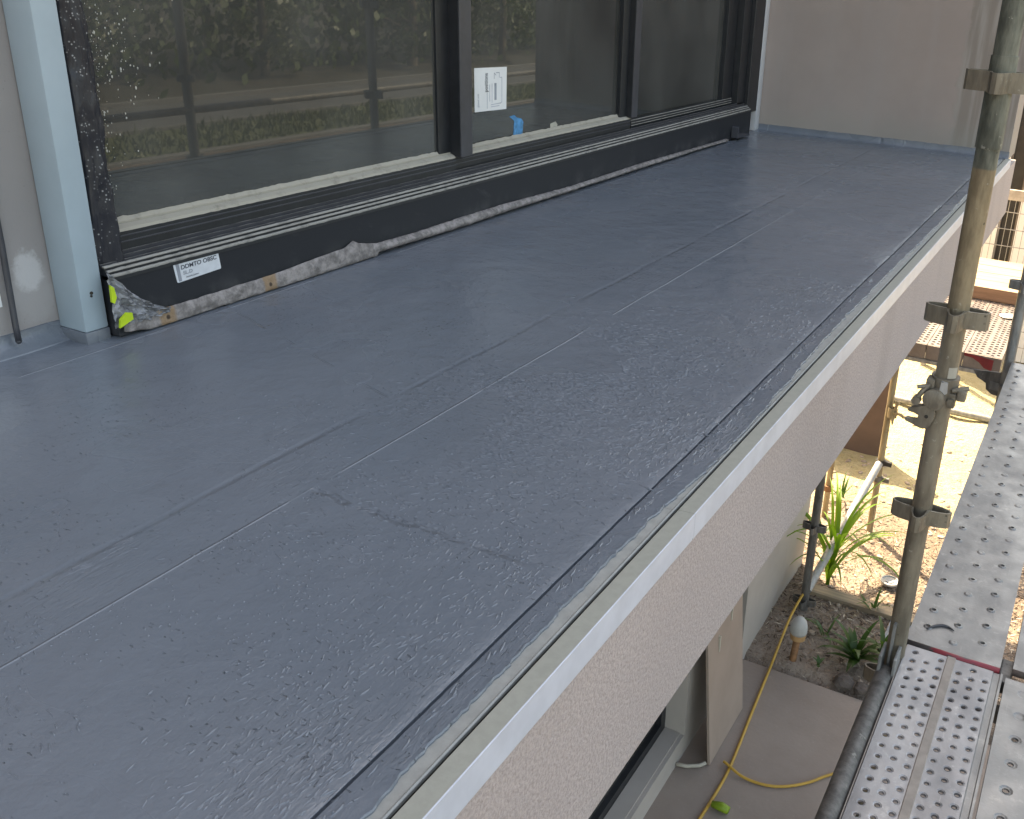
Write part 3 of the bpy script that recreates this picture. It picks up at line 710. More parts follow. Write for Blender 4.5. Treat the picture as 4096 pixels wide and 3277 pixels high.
GX = -2.1096
k = 2.1096/2.01
def gz_(z): return 0.85-(0.85-z)*k
PS = empty('paper_sheet', (GX, 3.1, 0.48), 'white instruction sheet with a sideways drawing taped inside the middle pane', 'paper')
y0, y1, z0, z1 = 2.850*k, 3.050*k, gz_(0.388), gz_(0.533)
bm = newbm(); plate(bm, [(y0, z1+0.002), (y0, z0), (y1-0.003, z0-0.006), (y1, z1-0.004)], GX, GX+0.0006); off(obj('sheet', bm, MAT_PAPER, PS), PS)
def sq(a, b): return (y0+(y1-y0)*a, z0+(z1-z0)*b)
bm = newbm()
def stroke(bm, a, b, w=0.012):
    A, Bq = sq(*a), sq(*b); d = Vector((Bq[0]-A[0], Bq[1]-A[1])); n = Vector((-d.y, d.x)).normalized()*w*(y1-y0)/2
    plate(bm, [(A[0]+n.x, A[1]+n.y), (A[0]-n.x, A[1]-n.y), (Bq[0]-n.x, Bq[1]-n.y), (Bq[0]+n.x, Bq[1]+n.y)], GX+0.0006, GX+0.0010)
for a, b in (((.38, .04), (.38, .42)), ((.84, .15), (.84, .74)), ((.84, .74), (.78, .74)), ((.84, .15), (.78, .12)), ((.50, .12), (.80, .13)), ((.50, .07), (.76, .07)), ((.46, .60), (.46, .20)), ((.53, .62), (.53, .16)), ((.60, .72), (.60, .86)), ((.60, .86), (.66, .80)), ((.66, .86), (.76, .86)), ((.76, .86), (.76, .74))): stroke(bm, a, b)
off(obj('drawing', bm, MAT_FAINT, PS), PS)
bm = newbm(); 
for a, b in (((.62, .22), (.62, .62)), ((.655, .22), (.655, .62))): stroke(bm, a, b, 0.03)
off(obj('shaded_bar', bm, MAT_INKGREY, PS), PS)
text('positions', 0.030, (GX+0.0011, sq(.395, 0)[0], sq(0, .43)[1]), (0, -1, 0), (0, 0, 1), MAT_INK, PS, bold=0.0004, sx=0.62)
text('glazed unit', 0.016, (GX+0.0011, sq(.13, 0)[0], sq(0, .10)[1]), (0, -1, 0), (0, 0, 1), MAT_FAINT, PS, sx=0.7)
bm = newbm(); plate(bm, [(3.067*k, gz_(.353)), (3.10*k, gz_(.335)), (3.094*k, gz_(.281)), (3.118*k, gz_(.272)), (3.155*k, gz_(.276)), (3.163*k, gz_(.325)), (3.150*k, gz_(.338)), (3.118*k, gz_(.345)), (3.10*k, gz_(.356))], GX, GX+0.0006)
tag(obj('tape_scrap', bm, MAT_BLUE), 'torn blue tape scrap on the middle pane under the white sheet', 'tape')
bm = newbm(); plate(bm, [(3.36*k, gz_(.268)), (3.36*k, gz_(.298)), (3.40*k, gz_(.303)), (3.415*k, gz_(.290)), (3.41*k, gz_(.268))], GX, GX+0.0006)
tag(obj('tape_scrap', bm, MAT_CREAM), 'small beige tape scrap at the bottom of the middle pane', 'tape')
bm = newbm(); plate(bm, [(1.474, 0.494), (1.478, 0.452), (1.484, 0.446), (1.497, 0.447), (1.493, 0.475), (1.4925, 0.494)], -2.0975, -2.0962)
tag(obj('tape_scrap', bm, MAT_CREAM), 'cream tape tab on the near pane at the edge of the black plastic', 'tape')

# torn membrane along the foot of the window
def rag():
    bm = newbm(); ys = []
    y = 1.405
    while y < 5.30: ys.append(y); y += 0.008
    def hz(y):
        pts = [(1.40, 0.040), (1.46, 0.046), (1.55, 0.042), (1.70, 0.042), (1.88, 0.043), (2.05, 0.052), (2.16, 0.056), (2.197, 0.070), (2.22, 0.058), (2.30, 0.040), (2.5, 0.036), (2.75, 0.040), (3.0, 0.040), (3.5, 0.028), (4.2, 0.032), (5.3, 0.020)]
        for (a, b), (c, d) in zip(pts, pts[1:]):
            if y <= c: return b+(d-b)*(y-a)/(c-a)
        return 0.02
    rows = []
    for y in ys:
        top = hz(y); gap = 0.004 if y < 2.3 else 0.012+0.006*nz(y*2, 3)
        if 1.405 <= y < 1.47: gap = 0.018-0.2*(y-1.405)
        out = 0.003+0.003*nz(y*14, 2)+ (0.009 if y > 2.3 else 0.0)
        row = []
        for k in range(7):
            t = k/6; z = gap+(top-gap)*t
            xx = -1.999 + out*math.sin(PI*min(1, t*1.05)) + 0.006*(1-t) + 0.004*nz(y*26, t*3.0)*(1-abs(2*t-1)) + (0.002 if k == 0 else 0)
            row.append(bm.verts.new((xx, y, z+0.002*nz(y*30, t*2))))
        rows.append(row)
    for i in range(len(rows)-1):
        for k in range(6): bm.faces.new((rows[i][k], rows[i][k+1], rows[i+1][k+1], rows[i+1][k]))
    return bm
o = obj('torn_membrane', rag(), MAT_RAG, smooth=True)
tag(o, 'long grey torn membrane strip with two rusty nail patches along the window foot', 'membrane strip')
s = o.modifiers.new('thick', 'SOLIDIFY'); s.thickness = 0.002
bm = newbm()
def crf(u, v):
    y = 1.385+0.15*u; top = 0.125*(1-u)**1.6+0.046; zz = 0.03+(top-0.03)*v
    return (-1.992+0.012*nz(u*7, v*5, 1.0)+0.008*nz(u*19, v*13, 2.0), y, zz+0.004*nz(u*9, v*9, 5))
grid(bm, crf, 26, 16)
tag(obj('plastic_scrap', bm, MAT_CRINKLE), 'crumpled clear plastic scrap at the foot of the blue grey post', 'plastic scrap')
for nm, pts, lab in (('lime_rag', [(1.380, 0.140), (1.388, 0.132), (1.391, 0.108), (1.384, 0.095), (1.378, 0.10)], 'upper lime green tape end peeping out behind the blue grey post'),
                     ('lime_rag', [(1.388, 0.034), (1.425, 0.046), (1.424, 0.062), (1.410, 0.066), (1.392, 0.054)], 'lower lime green tape end on the floor beside the blue grey post')):
    bm = newbm(); plate(bm, pts, -1.985, -1.979); tag(obj(nm, bm, MAT_LIME), lab, 'tape')
for nm, y, sz in (('clip', 5.38, 0.05),):
    bm = newbm(); prism(bm, [(5.36, 0.02), (5.365, 0.075), (5.372, 0.085), (5.380, 0.045), (5.56, 0.025), (5.56, 0.015)], 'x', -1.995, -1.955)
    tag(obj('bent_flashing', bm, MAT_FRAME2), 'bent black flashing offcut lying at the far end of the window foot', 'flashing')
RD = newbm(); tube(RD, [(-2.096, 1.222, 0.030), (-2.100, 1.224, 0.06), (-2.1125, 1.236, 0.25), (-2.1125, 1.24, 1.5)], 0.0065, 12); bmesh.ops.create_uvsphere(RD, u_segments=10, v_segments=6, radius=0.0068, matrix=Matrix.Translation((-2.096, 1.222, 0.029)))
tag(obj('drain_cable', RD, MAT_FRAME2, smooth=True), 'thin black cable hanging down the plastered wall left of the post', 'cable')
bm = newbm(); box(bm, (-2.1195, 0.6, 0.108), (-2.116, 1.214, 0.20)); tag(obj('plaster_patch', bm, MAT_PAPER), 'white patch of board on the wall left of the black cable', 'patch')

# ------------------------------------------------------------------ scaffold parts
def vpress(bm, c, ang, reach=0.070, h=0.040, w=0.034, t=0.004):
    """one V-pressing: bent strap standing out from the tube"""
    d = Vector((math.cos(ang), math.sin(ang), 0)); s = Vector((-d.y, d.x, 0)); c = Vector(c)
    r0 = 0.016
    out = [(r0, w*0.62), (reach*0.62, w*0.50), (reach-0.006, w*0.30), (reach, 0.0), (reach-0.006, -w*0.30), (reach*0.62, -w*0.50), (r0, -w*0.62)]
    inn = [(a-(t if a > reach*0.7 else 0), b*(1-t*2.2/w)) for a, b in out]
    A = [[bm.verts.new(c + d*a + s*b + Vector((0, 0, z))) for a, b in L] for L, z in ((out, -h/2), (out, h/2), (inn, h/2), (inn, -h/2))]
    for i in range(4):
        P_, Q = A[i], A[(i+1) % 4]
        for k in range(6): bm.faces.new((P_[k], P_[k+1], Q[k+1], Q[k]))
    bm.faces.new([A[i][0] for i in range(4)]); bm.faces.new([A[i][6] for i in range(3, -1, -1)])
def standard(name, x, y, z0, z1, zs, mat, label, r=0.02415, group=None, seg=24, wire=None):
    p = empty(name, (x, y, z0), label, 'scaffold post', group)
    bm = newbm(); hollow(bm, (x, y, z0), (x, y, z1), r, 0.004, seg); off(obj('tube', bm, mat, p, auto=True), p)
    proto = None
    for z in zs:
        if proto is None:
            bm = newbm()
            for a in range(4): vpress(bm, (0, 0, 0), a*PI/2)
            proto = obj('pressing', bm, mat, p); q = proto
        else:
            q = proto.copy(); COL.objects.link(q); q.parent = p
        q.matrix_parent_inverse = Matrix(); q.location = (0, 0, z-z0)
    return p
G_ST = 'scaffold posts along the balcony'
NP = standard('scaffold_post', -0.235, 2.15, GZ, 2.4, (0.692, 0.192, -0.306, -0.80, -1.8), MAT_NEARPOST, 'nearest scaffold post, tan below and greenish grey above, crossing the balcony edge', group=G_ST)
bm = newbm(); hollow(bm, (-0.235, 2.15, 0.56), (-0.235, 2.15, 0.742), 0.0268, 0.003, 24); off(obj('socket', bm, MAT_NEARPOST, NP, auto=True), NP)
bm = newbm(); tube(bm, [(-0.228, 2.1255, 0.069), (-0.214, 2.1285, 0.069)], 0.001, 6); bm.clear()
def arc_patch(bm, cx, cy, r, a0, a1, z0, z1, n=8):
    A = [[bm.verts.new((cx+r*math.cos(a0+(a1-a0)*k/n), cy+r*math.sin(a0+(a1-a0)*k/n), z)) for k in range(n+1)] for z in (z0, z1)]
    for k in range(n): bm.faces.new((A[0][k], A[0][k+1], A[1][k+1], A[1][k]))
arc_patch(bm, -0.235, 2.15, 0.0246, -PI*0.42, -PI*0.12, 0.052, 0.078)
off(obj('paper_sticker', bm, MAT_CREAM, NP, smooth=True), NP)
standard('scaffold_post', -0.235, 4.6, GZ, 2.4, (0.63, 0.135, -0.36, -0.86, -1.85), MAT_TUBE_GREY, 'second scaffold post, blue grey, standing at the far end of the near deck', group=G_ST)
standard('scaffold_post', 1.02, 4.35, GZ, 2.4, (0.63, 0.135, -0.36, -0.86, -1.85), MAT_TUBE_GREY, 'outer scaffold post beyond the decks, mirrored in the near pane', group='outer scaffold posts', r=0.03)
S2 = standard('scaffold_post', -1.078, 4.79, GZ, -0.38, (-1.99, -2.49), MAT_TUBE_DARK, 'short dark scaffold post under the balcony beside the maize plant', group='short posts under the balcony')
S3 = standard('scaffold_post', -0.955, 5.91, GZ, -0.38, (), MAT_TUBE_TAN, 'slim tan post with dark clamps at the top of the pale brace', group='short posts under the balcony', r=0.0215)
def clamp(parent, x, y, z, mat):
    bm = newbm(); hollow(bm, (x, y, z-0.018), (x, y, z+0.018), 0.031, 0.008, 16)
    box(bm, (x+0.026, y-0.014, z-0.016), (x+0.075, y+0.014, z+0.016), 0.004)
    off(obj('clamp', bm, mat, parent), parent)
clamp(S3, -0.955, 5.91, -2.04, MAT_FRAME); clamp(S3, -0.955, 5.91, -2.16, MAT_TUBE_DARK)
bm = newbm()
hollow(bm, (-0.93, 5.90, -1.70), (-0.93, 5.90, -1.635), 0.032, 0.007, 16); tube(bm, [(-0.915, 5.88, -1.66), (-0.903, 5.87, -1.58)], 0.010, 8); tube(bm, [(-0.903, 5.87, -1.595), (-0.903, 5.87, -1.57)], 0.017, 6)
tube(bm, [(-0.92, 5.88, -1.66), (-0.87, 5.86, -1.655), (-0.845, 5.85, -1.665)], 0.011, 8); tube(bm, [(-0.92, 5.88, -1.68), (-0.915, 5.87, -1.74)], 0.010, 8, radii=[0.013, 0.005])
off(obj('wing_clamp', bm, MAT_TUBE_TAN, S3), S3)
P4 = empty('rusty_stake', (-1.287, 5.97, GZ), 'thin rusty stake with a ring standing in the sunlit earth left of the maize', 'stake')
bm = newbm(); tube(bm, [(-1.287, 5.97, GZ-0.1), (-1.287, 5.97, -1.6)], 0.020, 12); off(obj('rod', bm, MAT_TUBE_TAN, P4, smooth=True), P4)
bm = newbm(); hollow(bm, (-1.287, 5.97, -2.375), (-1.287, 5.97, -2.335), 0.036, 0.016, 14); off(obj('ring', bm, MAT_RUST, P4), P4)
bm = newbm(); hollow(bm, (-1.078, 4.83, -2.44), (-0.944, 5.80, -2.0), 0.0242, 0.003, 20)
tag(obj('brace_tube', bm, MAT_BRACE, auto=True), 'pale galvanised diagonal brace tube running up past the maize plant', 'scaffold tube')
# ledger beside the near deck
LG = empty('ledger_tube', (-0.243, 1.0, -0.735), 'dark scaffold ledger tube lying along the inner edge of the near deck', 'scaffold tube')
bm = newbm(); hollow(bm, (-0.243, 2.085, -0.738), (-0.243, -0.8, -0.738), 0.0235, 0.004, 20); off(obj('tube', bm, MAT_TUBE_DARK, LG, auto=True), LG)
bm = newbm(); box(bm, (-0.262, 2.06, -0.765), (-0.254, 2.125, -0.675), 0.002); box(bm, (-0.226, 2.06, -0.765), (-0.218, 2.125, -0.675), 0.002)
off(obj('fork_end', bm, MAT_TUBE_GREY, LG), LG)
bm = newbm(); prism(bm, [(2.095, -0.80), (2.115, -0.80), (2.124, -0.610), (2.104, -0.606)], 'x', -0.245, -0.239); off(obj('wedge', bm, MAT_TUBE_GREY, LG), LG)
bm = newbm(); box(bm, (-0.219, -0.8, -0.760), (-0.2165, 2.19, -0.722)); tag(obj('steel_angle', bm, MAT_STIFF), 'thin dusty steel angle between the ledger tube and the perforated plank', 'steel angle')
for (x0, x1, y, z, lab) in ((-0.215, 1.0, 2.15, -0.80, 'cross tube under the joint of the two decks, beside the nearest post'), (-0.215, 1.0, 4.60, -0.81, 'cross tube under the far end of the deck at the second post')):
    bm = newbm(); hollow(bm, (x0, y, z), (x1, y, z), 0.0235, 0.004, 18); tag(obj('cross_tube', bm, MAT_TUBE_DARK, auto=True), lab, 'scaffold tube', 'cross tubes under the decks')
bm = newbm(); hollow(bm, (1.02, -1.5, -0.06), (1.02, 9.0, -0.06), 0.0235, 0.004, 18); tag(obj('guard_rail', bm, MAT_TUBE_DARK, auto=True), 'outer scaffold guard rail beyond the decks, mirrored in the panes', 'guard rail')
bm = newbm(); prism(bm, [(-0.25, -0.765), (-0.262, -0.79), (-0.385, -0.80), (-0.36, -0.835), (-0.318, -0.855), (-0.313, -0.885), (-0.285, -0.905), (-0.25, -0.91)], 'y', 4.592, 4.600)
tag(obj('gusset_bracket', bm, MAT_TUBE_DARK), 'curved brown steel bracket at the foot of the second scaffold post', 'bracket')
# swivel coupler on the near post
K = empty('swivel_coupler', (-0.25, 2.15, 0.0), 'open forged swivel coupler bolted round the nearest scaffold post', 'coupler')
bm = newbm()
for z in (0.016,): hollow(bm, (-0.235, 2.15, -0.018), (-0.235, 2.15, 0.050), 0.0315, 0.0075, 24)
box(bm, (-0.272, 2.118, -0.016), (-0.252, 2.150, 0.046), 0.004)
off(obj('band', bm, MAT_TUBE, K, auto=True), K)
bm = newbm(); tube(bm, [(-0.247, 2.122, 0.003), (-0.247, 2.104, 0.003)], 0.025, 22); tube(bm, [(-0.247, 2.104, 0.003), (-0.247, 2.1005, 0.003)], 0.022, 22, radii=[0.0235, 0.017])
off(obj('pivot_disc', bm, MAT_TUBE, K, auto=True), K)
bm = newbm()
poly = [(-0.3021, -0.0362), (-0.2894, -0.0232), (-0.268, -0.0197), (-0.2576, -0.0068), (-0.2438, -0.0218), (-0.2383, -0.0366), (-0.2406, -0.0476), (-0.2479, -0.067), (-0.2562, -0.0738), (-0.267, -0.0719), (-0.3046, -0.0615), (-0.3036, -0.0541), (-0.2757, -0.0565), (-0.2716, -0.0426), (-0.2744, -0.0387)]
prism(bm, poly, 'y', 2.106, 2.122); bmesh.ops.bevel(bm, geom=bm.edges[:], offset=0.0025, segments=2, affect='EDGES')
off(obj('jaw', bm, MAT_TUBE, K), K)
bm = newbm(); tube(bm, [(-0.2565, 2.108, -0.0405), (-0.2565, 2.1048, -0.0405)], 0.0045, 12); off(obj('rivet_hole', bm, MAT_GAP, K), K)
bm = newbm(); tube(bm, [(-0.262, 2.118, 0.034), (-0.276, 2.112, 0.014), (-0.283, 2.11, 0.000)], 0.006, 10); tube(bm, [(-0.2845, 2.118, -0.006), (-0.2845, 2.098, -0.006)], 0.0108, 6); tube(bm, [(-0.266, 2.116, 0.030), (-0.288, 2.110, 0.024)], 0.005, 8)
off(obj('eye_bolt', bm, MAT_TUBE, K), K)
bm = newbm(); prism(bm, [(-0.238, 0.048), (-0.224, 0.046), (-0.222, 0.022), (-0.232, 0.012), (-0.240, 0.020)], 'y', 2.112, 2.117); off(obj('hinge_flap', bm, MAT_BRACE, K), K)
bm = newbm(); box(bm, (-0.224, 2.122, -0.016), (-0.203, 2.146, 0.020), 0.003); box(bm, (-0.203, 2.122, 0.004), (-0.182, 2.150, 0.032), 0.004); tube(bm, [(-0.214, 2.124, 0.026), (-0.180, 2.135, 0.036)], 0.0055, 10); tube(bm, [(-0.213, 2.124, 0.001), (-0.213, 2.116, 0.001)], 0.008, 6)
off(obj('nut_block', bm, MAT_TUBE, K), K)

# ------------------------------------------------------------------ scaffold planks with real holes
def hole_strip(bm, x0, x1, y0, y1, z, cx, pitch, off_y, r, lip, lipr, depth, n=10, down=False, skip=0.0):
    """a strip of plate [x0,x1] with a row of pressed holes at x=cx"""
    ys = []; y = y0 + off_y
    while y + pitch/2 < y1:
        if y-pitch/2 >= y0-1e-6: ys.append(y)
        y += pitch
    if not ys: return
    def quad(a, b):
        v = [bm.verts.new(p) for p in ((x0, a, z), (x1, a, z), (x1, b, z), (x0, b, z))]; bm.faces.new(v)
    if ys[0]-pitch/2 > y0+1e-4: quad(y0, ys[0]-pitch/2)
    if ys[-1]+pitch/2 < y1-1e-4: quad(ys[-1]+pitch/2, y1)
    for cy in ys:
        ring0 = []
        for k in range(n):
            a = 2*PI*(k+0.5)/n; c, s_ = math.cos(a), math.sin(a)
            hx = (x1-cx if c > 0 else cx-x0); hy = pitch/2
            m_ = min(hx/abs(c) if abs(c) > 1e-6 else 9, hy/abs(s_) if abs(s_) > 1e-6 else 9)
            ring0.append((cx+c*m_, cy+s_*m_, z))
        rr = r*(0.92+0.16*rnd.random()); ll = lip*(0.6+0.8*rnd.random())
        closed = rnd.random() < skip
        R_ = [ring0]
        for q, zz in ((lipr, z), ((lipr+rr)/2, z+ll*0.75), (rr*1.06, z+ll)) + (((rr*0.5, z+ll*0.9),) if closed else ((rr, z+ll*0.4), (rr*0.97, z-depth))):
            R_.append([(cx+q*math.cos(2*PI*(k+0.5)/n), cy+q*math.sin(2*PI*(k+0.5)/n), zz) for k in range(n)])
        V = [[bm.verts.new(p) for p in ring] for ring in R_]
        for i in range(len(V)-1):
            for k in range(n): bm.faces.new((V[i][k], V[i][(k+1) % n], V[i+1][(k+1) % n], V[i+1][k]))
        if closed: bm.faces.new(V[-1])
        # corners of the cell
        for sx in (x0, x1):
            for sy in (cy-pitch/2, cy+pitch/2):
                near = sorted(range(n), key=lambda k: (ring0[k][0]-sx)**2+(ring0[k][1]-sy)**2)[:2]
                v = bm.verts.new((sx, sy, z)); bm.faces.new((v, V[0][near[0]], V[0][near[1]]))
def skirt(bm, x0, x1, y0, y1, z, h=0.06, t=0.003):
    box(bm, (x0, y0, z-h), (x0+t, y1, z-0.0005)); box(bm, (x1-t, y0, z-h), (x1, y1, z-0.0005))
def flat(bm, x0, x1, y0, y1, z):
    v = [bm.verts.new(p) for p in ((x0, y0, z), (x1, y0, z), (x1, y1, z), (x0, y1, z))]; bm.faces.new(v)
DZ = -0.72
PA = empty('scaffold_plank', (-0.095, 0.8, DZ), 'perforated steel plank with six rows of holes and a dusty centre rib, nearest deck', 'scaffold plank', 'steel planks of the decks')
bm = newbm(); ya, yb = 0.3, 2.205
cols = [(-0.190, 0), (-0.158, 0.5), (-0.126, 0), (-0.078, 0.5), (-0.046, 0), (-0.014, 0.5)]
bnd = [(-0.206, -0.174), (-0.174, -0.142), (-0.142, -0.113), (-0.091, -0.062), (-0.062, -0.030), (-0.030, 0.000)]
for (cx, o_), (a, b) in zip(cols, bnd): hole_strip(bm, a, b, ya, yb, DZ, cx, 0.0372, 0.021+o_*0.0186, 0.0062, -0.0014, 0.0098, 0.006)
flat(bm, -0.214, -0.206, ya, yb, DZ); skirt(bm, -0.2145, 0.0235, ya, yb, DZ)
off(obj('plate', bm, MAT_PLANK, PA, smooth=False), PA)
bm = newbm(); prism(bm, [(-0.113, DZ), (-0.111, DZ+0.0035), (-0.093, DZ+0.0035), (-0.091, DZ), (-0.091, DZ-0.004), (-0.113, DZ-0.004)], 'y', ya, yb); off(obj('rib', bm, MAT_STIFF, PA), PA)
bm = newbm(); prism(bm, [(0.0, DZ-0.0005), (0.002, DZ-0.003), (0.016, DZ-0.003), (0.018, DZ+0.001), (0.0235, DZ+0.001), (0.0235, DZ-0.05), (0.0, DZ-0.05)], 'y', ya, yb); off(obj('side_lip', bm, MAT_PLANK2, PA), PA)
def dimple_plank(name, x0, x1, y0, y1, z, cols, pitch, offs, label, mat, r=0.0058, lip=0.0030, lipr=0.0125, n=10, skip=0.35, hem=None, group='steel planks of the decks'):
    p = empty(name, ((x0+x1)/2, (y0+y1)/2, z), label, 'scaffold plank', group)
    bm = newbm(); m_ = [x0+0.012]
    for a, b in zip(cols, cols[1:]): m_.append((a+b)/2)
    m_.append(x1-0.012)
    for i, cx in enumerate(cols): hole_strip(bm, m_[i], m_[i+1], y0, y1, z, cx, pitch, pitch*0.5+offs[i], r, lip, lipr, 0.006, n, skip=skip)
    flat(bm, x0, x0+0.012, y0, y1, z); flat(bm, x1-0.012, x1, y0, y1, z); skirt(bm, x0, x1, y0, y1, z)
    off(obj('plate', bm, mat, p), p)
    return p
PB = dimple_plank('scaffold_plank', -0.222, 0.014, 2.222, 4.57, DZ, (-0.181, -0.109, -0.041), 0.083, (0.045, 0.008, 0.045), 'grey steel plank with raised dimples and a red painted end hem, beyond the nearest post', MAT_PLANK2)
bm = newbm(); tube(bm, [(-0.224, 2.217, DZ-0.003), (-0.1, 2.2165, DZ-0.004), (0.014, 2.217, DZ-0.003)], 0.0085, 12); off(obj('end_hem', bm, MAT_RED, PB, smooth=True), PB)
bm = newbm(); pts = []
for i in range(13):
    t = i/12; pts.append((-0.182+0.066*t, 2.294+0.030*math.sin(t*2.6)+0.012*t, DZ+0.003))
tube(bm, pts, 0.004, 8, radii=[0.0008+0.0034*math.sin(PI*min(1, i/12*0.85+0.1)) for i in range(13)])
tag(obj('rubber_scrap', bm, MAT_FRAME2, smooth=True), 'curled black rubber scrap lying on the dimpled plank near its red end', 'scrap')
PC = dimple_plank('scaffold_plank', 0.031, 0.262, 0.3, 2.196, DZ, (0.077, 0.146, 0.216), 0.0853, (0.016, 0.055, 0.016), 'dusty steel plank with sparse large holes on the right of the perforated one', MAT_PLANK2, r=0.0075, lip=-0.0022, lipr=0.015, skip=0.1)
PD = dimple_plank('scaffold_plank', 0.043, 0.275, 2.235, 4.57, DZ, (0.09, 0.16, 0.23), 0.083, (0.01, 0.045, 0.01), 'steel plank at the right edge beside a narrow gap, beyond the dusty one', MAT_PLANK2)
bm = newbm(); tube(bm, [(0.043, 2.232, DZ-0.004), (0.275, 2.232, DZ-0.004)], 0.0085, 12); off(obj('end_hem', bm, MAT_HEM, PD, smooth=True), PD)
bm = newbm(); box(bm, (0.014, 2.20, -0.775), (0.046, 2.30, -0.738), 0.004)
tag(obj('deck_clip', bm, MAT_TUBE_DARK), 'dark steel deck clip in the gap between two plank ends', 'clip')
# sunlit far deck beyond the end of the building
FZ = -1.3
for x0, x1, lab in ((-0.600, -0.366, 'sunlit perforated plank of the far lower deck with a red flash on its end'), (-0.838, -0.604, 'sunlit perforated plank in the middle of the far lower deck'), (-1.076, -0.842, 'sunlit perforated plank of the far lower deck half hidden by the fascia')):
    w = x1-x0; cs = [x0+w*f for f in (0.12, 0.26, 0.40, 0.60, 0.74, 0.88)]
    p = dimple_plank('scaffold_plank', x0, x1, 6.285, 7.90, FZ, cs, 0.05, (0, 0.025, 0, 0.025, 0, 0.025), lab, MAT_PLANK3, r=0.0115, lip=-0.002, lipr=0.0135, n=8, skip=0.0, group='planks of the far lower deck')
    bm = newbm(); box(bm, (x0, 6.272, FZ-0.10), (x1, 6.283, FZ-0.001), 0.001); off(obj('end_hem', bm, MAT_HEM, p), p)
    if x0 > -0.65:
        bm = newbm(); prism(bm, [(x0+0.002, FZ-0.002), (x0+0.002, FZ-0.020), (x0+0.055, FZ-0.026), (x0+0.10, FZ-0.048), (x0+0.135, FZ-0.080), (x0+0.185, FZ-0.092), (x0+0.187, FZ-0.018), (x0+0.12, FZ-0.010)], 'y', 6.2695, 6.2718); off(obj('red_flash', bm, MAT_REDFLAT, p), p)
bm = newbm(); box(bm, (-1.2, 6.262, FZ-0.128), (-0.36, 6.30, FZ-0.102), 0.003); tag(obj('deck_bearer', bm, MAT_TUBE_GREY), 'grey steel bearer under the end of the far lower deck', 'bearer')
bm = newbm(); lathe(bm, [(0.012, 0), (0.05, 0.001), (0.062, 0.006), (0.05, 0.012), (0.03, 0.013)], (-0.44, 7.22, FZ+0.004), 18); tag(obj('steel_washer_plate', bm, MAT_TUBE_GREY), 'round steel plate lying on the far lower deck by the second post', 'plate')
y = 7.62; zz = -1.205
for i in range(4):
    yy = 7.555+i*0.232; z0 = -1.30+0.004*rnd.random()
    bm = newbm(); box(bm, (-0.93-0.05*rnd.random(), yy, z0), (0.55+0.2*rnd.random(), yy+0.225, z0+0.098), 0.004)
    lab = ['front timber board with a reddish cut edge lying across the far deck', 'second timber board from the front lying across the far deck', 'third timber board from the front lying across the far deck', 'rearmost timber board across the far deck beside the mesh fence'][i]
    o = obj('timber_board', bm, [MAT_TIMBER, MAT_TIMBER_SHADED]); tag(o, lab, 'timber board', 'timber boards across the far deck')
    for f in o.data.polygons:
        if f.normal.y < -0.7: f.material_index = 1  # front faces take a darker timber: their shade is put into the colour

# ------------------------------------------------------------------ beyond: white house, dark window, mesh fence, brown panel
H = empty('white_house', (0, 10, GZ), 'low white rendered house wall with a tall dark window beyond the mesh fence', 'house')
bm = newbm(); ztop = 0.25
box(bm, (-1.9, 10.0, GZ), (-0.872, 10.25, ztop)); box(bm, (-0.700, 10.0, GZ), (0.8, 10.25, ztop)); box(bm, (-0.872, 10.0, GZ), (-0.700, 10.25, -1.80)); box(bm, (-0.872, 10.0, 0.1), (-0.700, 10.25, ztop))
off(obj('wall', bm, MAT_HOUSE, H), H)
bm = newbm(); box(bm, (-0.87, 10.06, -1.80), (-0.702, 10.10, 0.1)); wv = off(obj('window', bm, MAT_DARKWIN, H), H)
bm = newbm(); box(bm, (-0.872, 10.03, -1.80), (-0.852, 10.06, 0.1)); box(bm, (-0.720, 10.03, -1.80), (-0.700, 10.06, 0.1)); obj('frame', bm, MAT_HEM, wv).matrix_parent_inverse = wv.matrix_parent_inverse.copy() if False else Matrix()
F = empty('mesh_fence', (0, 9.3, GZ), 'welded mesh fence with a beige top rail in front of the white house', 'fence')
bm = newbm(); box(bm, (-1.3, 9.27, -0.835), (0.75, 9.31, -0.742), 0.004); off(obj('top_rail', bm, MAT_RAIL, F), F)
for px in (-1.28, 0.7):
    bm = newbm(); box(bm, (px, 9.315, GZ-0.1), (px+0.05, 9.36, -0.70), 0.003); off(obj('fence_post', bm, MAT_WIRE, F), F)
bm = newbm()
x = -1.27
while x < 0.7:
    tube(bm, [(x, 9.29, GZ+0.05), (x, 9.29, -0.836)], 0.0026, 5); x += 0.0525
z = -0.945
while z > GZ: tube(bm, [(-1.27, 9.285, z), (0.75, 9.285, z)], 0.0038, 5); z -= 0.155
o = off(obj('wire_mesh', bm, MAT_WIRE, F), F); o['kind'] = 'stuff'
bm = newbm(); box(bm, (-2.6, 7.08, GZ-0.05), (-1.168, 7.13, -1.72)); tag(obj('brown_panel', bm, MAT_BROWN), 'shaded brown panel standing on the bright sand behind the tan post', 'panel')
bm = newbm(); hollow(bm, (-1.6, 8.263, GZ+0.03), (0.5, 8.263, GZ+0.03), 0.032, 0.005, 16); tag(obj('loose_tube', bm, MAT_TUBE_GREY, auto=True), 'loose grey scaffold tube lying on the bright sand', 'scaffold tube')

